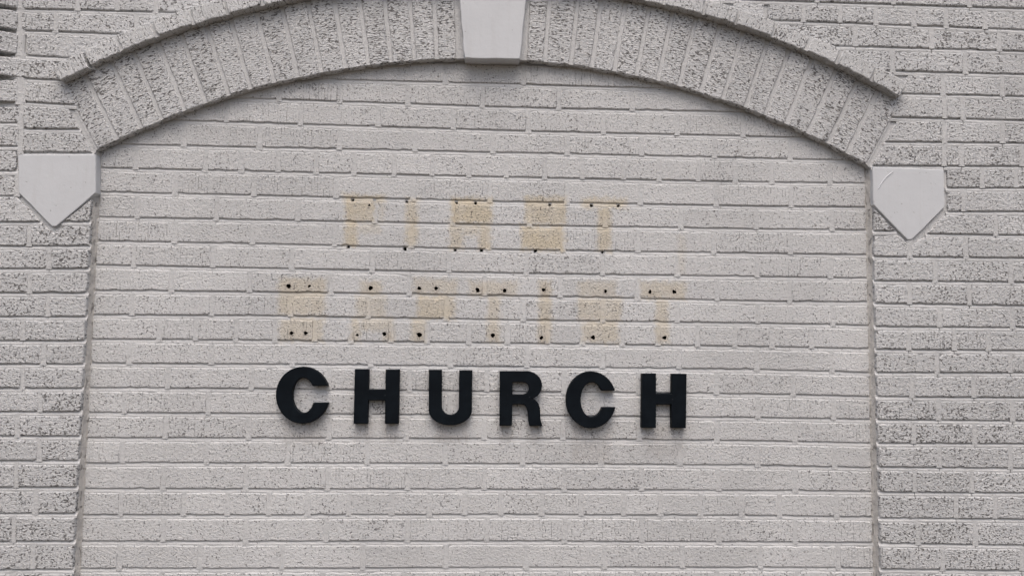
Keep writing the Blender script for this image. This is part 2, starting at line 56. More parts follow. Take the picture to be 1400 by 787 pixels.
OUTER = [[-209.2,1421.1,-70.1,1422.2,-73,1477.3,-212.4,1476.5],[-60.8,1422.2,30.6,1422.9,27.9,1477.9,-63.7,1477.4],[39.9,1423,129.8,1423.6,127.3,1478.5,37.2,1478],[139.1,1423.7,231.3,1424.4,326.3,1458.4,325.4,1479.6,136.7,1478.5],[-205.9,1363.4,-122.7,1362.9,-125.2,1410,-208.6,1409.5],[-113.4,1362.8,74.1,1361.7,81.9,1365.5,79.7,1411.5,-115.9,1410.1],[91.1,1369.1,167.9,1400.3,165.6,1412.1,89.1,1411.5],[-189.3,1297.6,-62.8,1293.5,23,1338.7,20.1,1350.4,-192.3,1351.6],[-213.5,1237.7,-91.8,1234,-119.7,1283.8,-216.3,1287],[-186,1174.7,-56,1170.2,-85.2,1222.2,-188.9,1225.4],[-187.6,1105,-45,1106.6,-75,1159.3,-190.9,1163.4],[-184,1043.1,-10.8,1046.5,-38.5,1095.2,-186.9,1093.5],[-353.3,1116.2,-196.7,1120,-199,1160.2,-355.8,1156.2],[-349.5,1055.4,-195,1059,-197.8,1108.5,-352.6,1104.8],[-345.5,991.2,-196.8,994.4,-199.7,1045.6,-348.7,1042.2],[-355,926.9,-195.8,930.2,-198.7,981.1,-358.2,977.7],[-328.3,860.9,-129.4,864.7,-192.9,926.5,-332,919.9],[-73.1,865.8,-7.4,867,-5.8,924.6],[-346.9,799,-159.5,802.3,-162.3,851.9,-350,848.3],[-150.5,802.5,-5.1,805,-5,854.8,-68.8,853.6,-93.3,836.3,-119.7,852.7,-153.2,852],[-275.1,742.6,-105.6,745.4,-108.2,792,-277.9,789],[-96.6,745.5,-5.1,747,-5,793.8,-99.1,792.1],[-325.1,680.7,-151,683.3,-153.8,732.5,-328.2,729.7],[-142,683.5,-5.1,685.5,-5,734.9,-144.7,732.6],[-269.6,621.6,-102.6,623.9,-105.3,672.9,-272.5,670.4],[-93.6,624,-5.1,625.3,-5,674.4,-96.3,673],[-331.8,560.3,-160.3,562.4,-163.2,612,-335,609.7],[-151.4,562.5,-5.1,564.3,-5,614.2,-154.2,612.1],[-274.8,502.5,-106.8,504.4,-109.5,552,-277.7,550],[-97.9,504.5,-5.1,505.5,-5,553.3,-100.5,552.1],[-333.2,441.9,-155.4,443.7,-158.2,492.8,-336.3,490.9],[-146.4,443.7,-5.1,445.1,-5,494.5,-149.2,492.9],[-285.3,384.4,-108.3,386,-111,433.2,-288.2,431.5],[-99.4,386,-5.1,386.8,-5,434.2,-102,433.3],[-334.5,323.7,-161,325,-163.9,374.6,-337.7,373.2],[-152.2,325,-5.1,326.1,-5,375.9,-155,374.7],[-277.9,264,-104.3,265,-107.1,314.5,-280.9,313.3],[-95.4,265.1,-5.1,265.6,-5,315.2,-98.2,314.6],[-335.4,199.4,-156.5,200.2,-159.6,253.9,-338.8,252.9],[-147.7,200.3,-5.1,200.9,-5,254.8,-150.8,254],[-278.7,135.7,-105.1,136.2,-108.1,189.7,-282,189],[-96.3,136.3,-5.1,136.6,-5,190.2,-99.2,189.8],[-335.7,68.4,-155.1,68.7,-158.4,125.4,-339.4,124.9],[-146.3,68.7,-5.1,69,-5,125.9,-149.6,125.4],[-279,0.7,-105.5,0.8,-108.7,58.2,-282.6,57.9],[-96.7,0.8,-5.1,0.8,-5,58.3,-99.9,58.2],[-335.8,-64.8,-150.9,-65.1,-154.1,-9.8,-339.4,-9.8],[-142.1,-65.1,-5.1,-65.2,-5,-9.8,-145.3,-9.8],[-279.5,-131.1,-101.6,-131.6,-104.7,-75.6,-283,-75.4],[-92.8,-131.6,-5.1,-131.8,-5,-75.8,-95.9,-75.6],[1473.7,1518.9,1528,1505.6,1673.1,1505.4,1673.5,1549.5,1473.8,1547.2],[1683.1,1505.4,1890.3,1505.2,1891.1,1551.9,1683.6,1549.6],[1900.4,1505.2,2101.2,1505,2102.4,1554.3,1901.2,1552.1],[2111.4,1505,2313.8,1504.8,2315.5,1556.8,2112.6,1554.5],[2324.1,1504.8,2528.2,1504.6,2530.4,1559.2,2325.8,1556.9],[1662.8,1470.5,1724.6,1451.3,1748.7,1451.1,1749.2,1493.1,1663,1493.2],[1758.7,1451,1851.1,1450.2,1851.8,1493,1759.2,1493.1],[1861.2,1450.1,1951.9,1449.3,1952.7,1492.9,1861.8,1493],[1962,1449.2,2051.1,1448.4,2052.1,1492.7,1962.8,1492.8],[2061.2,1448.3,2156.7,1447.5,2157.9,1492.6,2062.2,1492.7],[2166.9,1447.4,2246.5,1446.7,2247.8,1492.5,2168.1,1492.6],[2256.7,1446.6,2355,1445.7,2356.6,1492.4,2258.1,1492.5],[2365.3,1445.6,2567.2,1443.9,2569.2,1492.1,2366.8,1492.3],[1788.5,1431.9,1904.8,1384.6,1993,1384.5,1994.1,1436.7,1788.6,1438.5],[2003.1,1384.5,2203.9,1384.5,2205.3,1434.7,2004.2,1436.6],[2214.1,1384.5,2394,1384.5,2395.7,1433,2215.5,1434.7],[2404.2,1384.5,2606.1,1384.4,2608.1,1431.1,2405.9,1432.9],[2048.8,1319.1,2094.7,1319.2,2095.9,1372.3,1963.1,1372.4,1960.5,1360.6],[2104.8,1319.2,2295.7,1319.4,2297.4,1372.2,2106.1,1372.3],[2305.9,1319.4,2500.4,1319.6,2502.4,1372.1,2307.6,1372.2],[2113.5,1256.8,2232.8,1257.4,2234.3,1307.1,2141,1307],[2243,1257.4,2397.8,1258.1,2399.5,1307.2,2244.4,1307.1],[2408,1258.1,2600.9,1259,2602.9,1307.4,2409.7,1307.2],[2077.8,1191.9,2235,1191.7,2236.5,1245.2,2106.8,1244.7],[2245.1,1191.6,2285.6,1191.6,2287.3,1245.4,2246.7,1245.3],[2295.8,1191.6,2485.3,1191.4,2487.4,1246.3,2297.5,1245.5],[2074.2,1123.8,2233,1125.8,2234.6,1179.6,2105.6,1179.8],[2243.1,1126,2393.2,1127.9,2395,1179.3,2244.7,1179.6],[2403.4,1128,2595.4,1130.5,2597.5,1179,2405.2,1179.3],[2037.2,1057.9,2229.1,1061.2,2230.7,1113.8,2067.4,1111.7],[2239.2,1061.3,2278.6,1062,2280.2,1114.4,2240.8,1113.9],[2288.7,1062.2,2445.9,1064.8,2447.8,1116.5,2290.3,1114.5],[2456,1065,2654.3,1068.4,2656.5,1119.2,2458,1116.7],[2241.5,1001.9,2333.3,1003.8,2334.8,1050.7,2242.9,1048.7],[2342.4,1004,2427.5,1005.8,2429.2,1052.8,2343.9,1050.9],[2436.6,1006,2631.2,1010,2633.3,1057.3,2438.3,1053],[2240.6,937.4,2279.8,938.2,2281.4,990.8,2242.1,990],[2288.8,938.4,2453.5,941.6,2455.4,994.4,2290.5,991],[2462.6,941.8,2669.3,945.8,2671.7,998.9,2464.6,994.6],[2038.3,881.3,2097.1,882.4,2039.7,940.4],[2182.8,877.1,2366.3,876.5,2368.1,927,2230.2,925.3],[2376.4,876.7,2569.7,880.2,2571.8,930.9,2378.2,927.2],[2037,813.1,2128.2,813.8,2129,845.7,2106.7,870.8,2037,866.6],[2138.2,813.8,2282,814.7,2283.6,866.9,2170.5,866.8,2138.9,841.9],[2292,814.8,2501.3,816.1,2503.3,867.2,2293.6,867],[2037,748.4,2196.1,749.4,2197.6,802.4,2037,801.4],[2206.1,749.4,2404.2,750.6,2406,803.7,2207.6,802.5],[2414.2,750.7,2620,751.9,2622.3,805,2416.1,803.8],[2037,688.2,2125,688.2,2126.2,737.3,2037,736.7],[2134.9,688.2,2288,688.2,2289.6,738.2,2136.2,737.3],[2297.9,688.2,2486.2,688.2,2488.2,739.4,2299.6,738.3],[2037,627.2,2204.6,628.2,2206,676.6,2037,676.6],[2214.5,628.3,2403.8,629.5,2405.5,676.5,2215.9,676.6],[2413.8,629.6,2614.7,630.9,2616.7,676.5,2415.5,676.5],[2037,567.3,2119.9,567.6,2121.1,616.1,2037,615.6],[2129.7,567.6,2242.5,568,2244,616.9,2131,616.2],[2252.4,568,2335.9,568.3,2337.5,617.5,2253.9,616.9],[2345.8,568.3,2531.7,568.9,2533.7,618.7,2347.5,617.5],[2037,506.4,2195.2,507.9,2196.6,556.3,2037,555.8],[2205.1,508,2393.6,509.9,2395.2,556.9,2206.5,556.3],[2403.5,510,2589.5,511.8,2591.4,557.5,2405.2,556.9],[2037,443.6,2126.5,443.8,2127.9,495.8,2037,494.9],[2136.4,443.9,2292.1,444.3,2293.8,497.4,2137.7,495.9],[2302,444.3,2486.7,444.8,2488.9,499.2,2303.7,497.4],[2037,383.6,2194.6,383.6,2196,432.6,2037,432.2],[2204.5,383.6,2395,383.6,2396.8,433.1,2205.9,432.6],[2404.9,383.6,2604,383.6,2606.1,433.6,2406.7,433.1],[2037,323.1,2127.3,323.3,2128.6,372.2,2037,372.2],[2137.1,323.4,2290.2,323.9,2291.8,372.1,2138.4,372.2],[2300.1,323.9,2491.9,324.5,2493.8,372.1,2301.6,372.1],[2037,262.3,2194.1,261.4,2195.5,312.2,2037,311.8],[2203.9,261.3,2384.6,260.3,2386.5,312.8,2205.4,312.2],[2394.5,260.3,2578.7,259.3,2581,313.3,2396.4,312.8],[2037,198,2126,197.7,2127.3,250.4,2037,251],[2135.7,197.7,2278.3,197.4,2280,249.6,2137.1,250.4],[2288.1,197.3,2486.9,196.9,2488.9,248.4,2289.8,249.5],[2037,130.8,2235.2,130.5,2236.9,186.2,2037,186.8],[2244.9,130.5,2338.8,130.4,2340.7,185.9,2246.6,186.2],[2348.6,130.4,2533.6,130.1,2535.9,185.4,2350.5,185.9],[2037,67,2132.2,65.9,2133.6,119.5,2037,119.7],[2141.9,65.8,2283.8,64.3,2285.6,119.3,2143.3,119.5],[2293.6,64.2,2491.4,62.2,2493.7,118.9,2295.4,119.2],[2037,2.3,2195.3,0.7,2196.9,54.1,2037,55.9],[2205,0.6,2405.6,-1.2,2407.6,51.9,2206.6,54],[2415.4,-1.3,2606.9,-3,2609.2,49.7,2417.4,51.7],[2037,-63.9,2126.8,-65,2128.2,-9.7,2037,-8.7],[2136.4,-65.1,2287.4,-66.7,2289.2,-11.2,2137.9,-9.8],[2297.1,-66.8,2486.2,-68.8,2488.4,-13.1,2298.9,-11.3],[2037,-129.8,2192.4,-131.8,2194,-76.7,2037,-74.9],[2202.1,-131.9,2386.1,-134.1,2388.1,-78.8,2203.7,-76.8],[2395.9,-134.2,2591.1,-136.5,2593.6,-81,2397.9,-78.9]]
OPADS = [[-66.9,1418.2,1483.1],[33.9,1418.9,1483.7],[133.2,1419.6,1484.3],[-119.4,1358.8,1415.8],[85.5,1357.6,1417.3],[-219.6,1234,1292.9],[-192.1,1171.1,1231.4],[-193.9,1101.1,1169.4],[-190.1,1039.2,1099.2],[-192.8,926.5,986.9],[-156.4,798.6,857.6],[-102.4,741.7,797.7],[-147.9,679.7,738.1],[-99.5,620.3,678.5],[-157.3,558.8,617.6],[-103.7,500.8,557.6],[-152.3,440.1,498.4],[-105.2,382.4,438.7],[-158.1,321.4,380.1],[-101.3,261.5,320],[-153.7,196.7,259.3],[-102.2,132.7,195.1],[-152.4,65.2,130.7],[-102.7,-2.7,63.5],[-148.2,-68.6,-4.5],[-98.8,-135.1,-70.4],[1895.7,1501.1,1558.2],[2106.9,1500.9,1560.6],[2319.8,1500.7,1563],[1856.5,1446.1,1499.1],[1957.4,1445.2,1499],[2056.7,1444.3,1498.9],[2162.5,1443.3,1498.8],[2252.3,1442.5,1498.7],[2361,1441.6,1498.5],[1998.6,1380.5,1442.7],[2209.7,1380.4,1440.9],[2400,1380.4,1439.1],[2100.4,1315.1,1378.4],[2301.7,1315.3,1378.3],[2238.6,1253.3,1313.2],[2403.8,1254,1313.3],[2240.8,1187.6,1251.3],[2291.6,1187.6,1251.5],[2238.9,1121.9,1185.6],[2399.3,1124,1185.4],[2235,1057.3,1119.9],[2284.5,1058.1,1120.5],[2451.9,1060.9,1122.7],[2339.2,999.9,1056.9],[2433.4,1001.9,1058.9],[2637.4,1006.1,1063.4],[2285.7,934.3,996.9],[2459.6,937.7,1000.5],[2675.6,941.9,1005],[2372.3,873.6,933.1],[2133.9,809.9,872.7],[2287.8,810.8,872.9],[2201.9,745.5,808.3],[2410.2,746.7,809.6],[2130.6,684.4,743.1],[2293.8,684.3,744.1],[2210.3,624.4,682.4],[2409.7,625.7,682.4],[2125.5,563.7,621.9],[2248.2,564.1,622.7],[2341.7,564.4,623.3],[2200.9,504.1,562.1],[2399.4,506.1,562.7],[2132.1,440,501.6],[2298,440.5,503.2],[2200.3,379.8,438.3],[2400.9,379.8,438.8],[2132.9,319.6,377.9],[2296,320.1,377.9],[2199.7,257.6,317.9],[2390.6,256.5,318.5],[2131.5,194,256],[2284.1,193.6,255.2],[2240.9,126.8,191.8],[2344.7,126.6,191.6],[2137.8,62.1,125.1],[2289.6,60.5,124.9],[2201,-3,59.6],[2411.5,-5,57.4],[2132.4,-68.7,-4.2],[2293.2,-70.4,-5.7],[2198.1,-135.5,-71.3],[2392,-137.8,-73.3]]
VL = [2.08818,2.0594,2.02649,1.99907,1.96869,1.94117,1.91068,1.88228,1.85179,1.82135,1.79077,1.76009,1.73053,1.70138,1.67153,1.64294,1.61568]
VR = [1.5298,1.50412,1.46981,1.44263,1.41279,1.38387,1.35498,1.3263,1.29657,1.26683,1.23594,1.20802,1.17826,1.14678,1.11824,1.09026,1.05934]
H = [2.08185,2.04735,2.00794,1.96503,1.92155,1.88075,1.83994,1.79812,1.77669,1.75526,1.73383,1.7124,1.69097,1.66954,1.64811,1.62668,1.60525,1.58382,1.5624,1.54097,1.51954,1.49811,1.47668,1.45525,1.43382,1.41239,1.39096,1.36953,1.32164,1.28143,1.23565,1.19239,1.15376,1.10798,1.06939]
KEY = [[940.7,1312.4],[1087.5,1314.6],[1111,1573.7],[917.2,1573.7]]
STL = [[-187.2,936.7],[-98.8,850.9],[-87.9,851.2],[6,940.7],[1,1040.3],[-194.7,1035.8]]
STR = [[2036.1,949.9],[2127.5,857.2],[2139.5,857.4],[2232,947.9],[2232.9,1049.2],[2035.4,1053.8]]
LET = {"C1":[[[607.2,456.1],[603.2,465.5],[598,474.2],[591.7,482.1],[584.4,489],[576.4,494.7],[567.7,499.2],[558.5,502.3],[549,504],[539.4,504.2],[529.9,503],[520.7,500.3],[512,496.3],[504,491],[496.7,484.5],[490.5,477],[485.3,468.5],[481.3,459.4],[478.6,449.6],[477.2,439.6],[477.1,429.4],[478.4,419.3],[481,409.4],[484.9,400],[490,391.2],[496.2,383.3],[503.3,376.4],[511.2,370.5],[519.9,365.9],[529,362.7],[538.4,360.8],[547.9,360.4],[557.3,361.4],[566.5,363.8],[575.3,367.7],[583.4,372.8],[590.8,379.1],[597.2,386.5],[602.5,394.8],[606.7,403.9],[609.6,413.5],[571.8,413.2],[569.8,406.8],[567.1,401],[563.8,396.2],[560,392.2],[555.8,389.4],[551.4,387.6],[546.8,387.1],[542.2,387.8],[537.7,389.6],[533.5,392.6],[529.5,396.7],[526,401.7],[523,407.5],[520.7,413.9],[519,420.8],[518.1,428.1],[517.9,435.4],[518.5,442.6],[519.8,449.5],[521.9,455.9],[524.5,461.7],[527.8,466.7],[531.6,470.6],[535.7,473.6],[540.1,475.3],[544.7,475.9],[549.3,475.3],[553.9,473.5],[558.2,470.5],[562.1,466.5],[565.7,461.5],[568.7,455.7]]],"H1":[[[674.7,499.3],[710,499.7],[710.6,448],[753.6,448.5],[753.1,499.2],[788.4,499.6],[788.8,362.1],[754.3,361.8],[753.6,420.8],[710.4,420.4],[710.5,361.4],[675,361.2]]],"U":[[[863.4,499.7],[896.4,500],[897.9,406.3],[898.6,401.2],[900.3,396.8],[902.9,392.8],[906.5,389.5],[910.6,387],[915.3,385.5],[920.2,385],[925,385.6],[929.6,387.2],[933.7,389.7],[937.1,393.1],[939.7,397.1],[941.2,401.6],[941.7,406.2],[941.5,499.3],[974.9,499.4],[975.2,398.6],[975.3,397.9],[974.9,392.9],[973.5,388],[971.3,383.3],[968.2,378.8],[964.2,374.6],[959.6,370.8],[954.2,367.4],[948.3,364.6],[941.8,362.4],[935.1,360.7],[928,359.7],[920.9,359.3],[913.7,359.6],[906.6,360.5],[899.8,362],[893.3,364.2],[887.3,366.9],[881.8,370.2],[877,373.9],[872.9,378],[869.7,382.4],[867.3,387.1],[865.8,392],[865.2,397]]],"R":[[[1045.8,498.5],[1113.1,499.2],[1118.9,499.2],[1124.2,498.4],[1129.3,497.1],[1134.2,495.1],[1138.7,492.4],[1142.8,489.3],[1146.5,485.6],[1149.5,481.6],[1152,477.1],[1153.8,472.4],[1154.9,467.6],[1155.3,462.6],[1154.9,457.6],[1153.9,452.7],[1152.1,448],[1149.7,443.6],[1146.7,439.5],[1143.1,435.8],[1139,432.6],[1134.5,430],[1129.7,427.9],[1138.6,426],[1146.7,416.9],[1150.4,405],[1152.2,377.4],[1154.2,366.6],[1157.9,359.7],[1124.2,359],[1120.7,374.8],[1119.5,393.9],[1116,405.9],[1110.4,412.1],[1103.1,413.7],[1079.1,413.5],[1078.8,359.6],[1046.9,359.3]],[[1078.9,470.4],[1104.9,470.7],[1107,470.6],[1110.9,469.9],[1114.4,468.2],[1117.5,465.6],[1119.8,462.5],[1121.3,458.8],[1121.8,454.9],[1121.3,451.1],[1119.9,447.4],[1117.7,444.2],[1114.7,441.6],[1111.2,439.8],[1107.3,439],[1105.2,439.1],[1079.3,438.9]]],"C2":[[[1344.9,451.3],[1341.3,460.9],[1336.5,469.8],[1330.6,477.9],[1323.8,484.9],[1316.1,490.7],[1307.8,495.3],[1298.9,498.5],[1289.8,500.2],[1280.5,500.5],[1271.3,499.3],[1262.3,496.6],[1253.7,492.6],[1245.8,487.2],[1238.6,480.6],[1232.3,472.9],[1227,464.4],[1222.9,455],[1220,445.2],[1218.4,435],[1218.1,424.6],[1219.1,414.3],[1221.4,404.3],[1224.9,394.7],[1229.6,385.8],[1235.4,377.7],[1242.1,370.7],[1249.7,364.8],[1257.9,360.1],[1266.7,356.8],[1275.8,354.9],[1285,354.5],[1294.2,355.6],[1303.2,358.1],[1311.8,361.9],[1319.8,367.2],[1327.1,373.6],[1333.5,381.1],[1338.8,389.6],[1343.1,398.8],[1346.2,408.6],[1311.3,408.3],[1308.9,401.9],[1305.8,396.2],[1302.1,391.4],[1298,387.6],[1293.5,384.8],[1288.8,383.2],[1284,382.8],[1279.2,383.7],[1274.5,385.7],[1270.2,388.9],[1266.2,393.1],[1262.8,398.3],[1259.9,404.3],[1257.7,410.9],[1256.3,417.9],[1255.6,425.3],[1255.8,432.7],[1256.7,439.9],[1258.4,446.9],[1260.8,453.3],[1263.9,459],[1267.5,463.8],[1271.7,467.7],[1276.2,470.5],[1280.9,472.1],[1285.7,472.5],[1290.5,471.7],[1295.2,469.6],[1299.6,466.4],[1303.6,462.2],[1307,457],[1309.9,451]]],"H2":[[[1415.9,496.4],[1452.1,496.8],[1452,444.6],[1493.7,445.5],[1494.5,496.5],[1532.6,496.5],[1530,356.9],[1493.1,356.6],[1492.6,417.2],[1452,416.8],[1451.7,357],[1414.6,356.7]]]}
HOLES = [[653.8,939.6,4.6],[711.1,935.9,3.9],[711.3,928.1,3.2],[808.7,937.8,4.1],[925.9,937.3,4.1],[976,938.3,4.1],[1173.7,937.3,4.1],[1284.9,937.6,4.4],[1356.3,938,4.1],[645.8,816.7,4.6],[808.5,813.8,4.6],[925.2,812.9,4.6],[1002,813.3,4.6],[1136.1,813.7,4.8],[1314.6,813.9,5.1],[494.2,711.8,6],[548.7,711.7,4.6],[706.3,710.3,5.5],[833.5,710.4,5.1],[876.4,710.1,4.6],[994.9,709,5.5],[1056.3,709,5.5],[1159.2,711.5,4.6],[1322.8,710.1,4.1],[1441.5,710.9,4.6],[1506,711.9,5.1],[506.6,589.8,5.5],[543.1,590.2,4.6],[665.2,587.1,4.1],[756.6,590.1,5.5],[836,589.2,6],[1027.2,590.7,5.1],[1160.4,584.8,5.5],[1289.4,588.3,5.1],[1470.5,589.6,5.1]]
STAINS = [[652.5,886.5,16.2,68,0.85],[673.7,911.9,37.4,27.9,0.8],[684.3,944.1,53.1,11.8,0.7],[698.7,864.9,29.2,13.1,0.35],[731.8,911.1,6.1,25.3,0.4],[810.8,884.6,14.9,63.3,0.75],[965.9,917.6,54.4,34.2,0.95],[927.5,847.9,18.6,34.3,0.7],[1001.5,849.2,15.9,34.3,0.8],[965.6,867,22.8,16,0.6],[1162.3,922.5,54.1,37.3,0.8],[1155.2,848.1,57.8,33.2,0.95],[1319.2,945.2,59.7,14,0.75],[1319.3,874.6,18.4,58.1,0.8],[1525.9,812.7,10,49.1,0.28],[531,684,60.5,47.5,0.62],[530.8,599.6,56.1,31,0.6],[707.4,707.5,27.9,18.6,0.6],[708.6,659.9,39,28.2,0.5],[670.5,600.4,12.3,31.4,0.6],[725.8,615.4,42.1,17.7,0.5],[756.6,587.3,15.7,15.4,0.5],[875.5,714.9,55.9,20,0.5],[877.4,662.3,48.9,30.3,0.75],[833,602.6,18.3,29.7,0.6],[1026.6,712.4,62.1,19.2,0.55],[1028.6,632.9,16.4,61.4,0.6],[1162.7,654.1,16.6,80.9,0.72],[1300.5,714.6,49.4,21.1,0.5],[1307.6,662.6,58,30.7,0.6],[1309.7,603,48.2,28.5,0.65],[1475.8,714.4,59.6,22.3,0.62],[1473.6,635.1,16.7,58.1,0.65]]
GRIME = [[542.7,339.5,51.9,31.9,0.5],[696.2,338.8,21.7,26.2,0.5],[766.3,339.3,20.9,26.2,0.5],[924.1,340.5,41.9,26.5,0.6],[1065.8,339.7,17.7,24.5,0.5],[1140.8,340.3,18.8,24.5,0.5],[1287.9,315.2,51.4,51.1,0.4],[1441.2,336.9,21.2,22.8,0.5],[1481.7,322.1,54,38.1,0.3]]

# faint rust round the holes of the lower row
GRIME += [[h[0] - .6, h[1] - 3.0, 5.5, 8.0, 0.95] for h in HOLES[15:]]
CX, CZ, RI, RL, RU = 1.0170, -0.7373, 2.0567, 2.254, 2.299      # centre and radii of the arch
Y_OUT, Y_HOOD, Y_KEY, Y_STONE, Y_LET = -0.024, -0.050, -0.043, -0.0255, -0.021
X_L, X_R = 0.0, 2.031
GROUND = -1.05
rnd = random.Random(7)

# ---------------------------------------------------------------- materials
class NT:
    def __init__(s, name):
        s.m = bpy.data.materials.new(name)
        s.m.use_nodes = True
        s.t = s.m.node_tree
        s.b = s.t.nodes['Principled BSDF']
    def n(s, kind, **kw):
        nd = s.t.nodes.new(kind)
        for k, v in kw.items(): setattr(nd, k, v)
        return nd
    def put(s, sock, v):
        if hasattr(v, 'is_linked') or hasattr(v, 'links'): s.t.links.new(v, sock)
        else: sock.default_value = v
    def math(s, op, a, b=0.0, c=0.0):
        nd = s.n('ShaderNodeMath', operation=op)
        for i, v in enumerate((a, b, c)): s.put(nd.inputs[i], v)
        return nd.outputs[0]
    def vec(s, op, a, b=(0, 0, 0)):
        nd = s.n('ShaderNodeVectorMath', operation=op)
        s.put(nd.inputs[0], a); s.put(nd.inputs[1], b)
        return nd.outputs[0]
    def noise(s, p, scale, detail=2.0, rough=0.5):
        nd = s.n('ShaderNodeTexNoise')
        s.put(nd.inputs['Vector'], p)
        nd.inputs['Scale'].default_value = scale
        nd.inputs['Detail'].default_value = detail
        nd.inputs['Roughness'].default_value = rough
        return nd.outputs['Fac']
    def ramp(s, v, lo, hi, o0=0.0, o1=1.0):
        nd = s.n('ShaderNodeMapRange', interpolation_type='SMOOTHSTEP')
        s.put(nd.inputs['Value'], v); s.put(nd.inputs['From Min'], lo); s.put(nd.inputs['From Max'], hi)
        s.put(nd.inputs['To Min'], o0); s.put(nd.inputs['To Max'], o1)
        return nd.outputs['Result']
    def mix(s, f, a, b):
        nd = s.n('ShaderNodeMix', data_type='RGBA')
        s.put(nd.inputs[0], f); s.put(nd.inputs[6], a); s.put(nd.inputs[7], b)
        return nd.outputs[2]
    def scale(s, c, f):
        nd = s.n('ShaderNodeVectorMath', operation='SCALE')
        s.put(nd.inputs[0], c); s.put(nd.inputs['Scale'], f)
        return nd.outputs[0]
    def bump(s, h, strength, dist, normal=None):
        nd = s.n('ShaderNodeBump')
        s.put(nd.inputs['Height'], h)
        nd.inputs['Strength'].default_value = strength
        nd.inputs['Distance'].default_value = dist
        if normal: s.put(nd.inputs['Normal'], normal)
        return nd.outputs[0]

def rects(t, pos, table, soft):
    """0..1 mask of old marks on the wall face: soft edged rectangles in wall coordinates."""
    acc = None
    for x, z, hx, hz, s in table:
        q = t.vec('SUBTRACT', t.vec('ABSOLUTE', t.vec('SUBTRACT', pos, (x / 1000, 0, z / 1000))), (hx / 1000, 0, hz / 1000))
        sp = t.n('ShaderNodeSeparateXYZ'); t.put(sp.inputs[0], q)
        dd = t.math('MAXIMUM', sp.outputs[0], sp.outputs[2])
        v = t.ramp(dd, soft, -soft, 0.0, s)
        acc = v if acc is None else t.math('MAXIMUM', acc, v)
    return acc

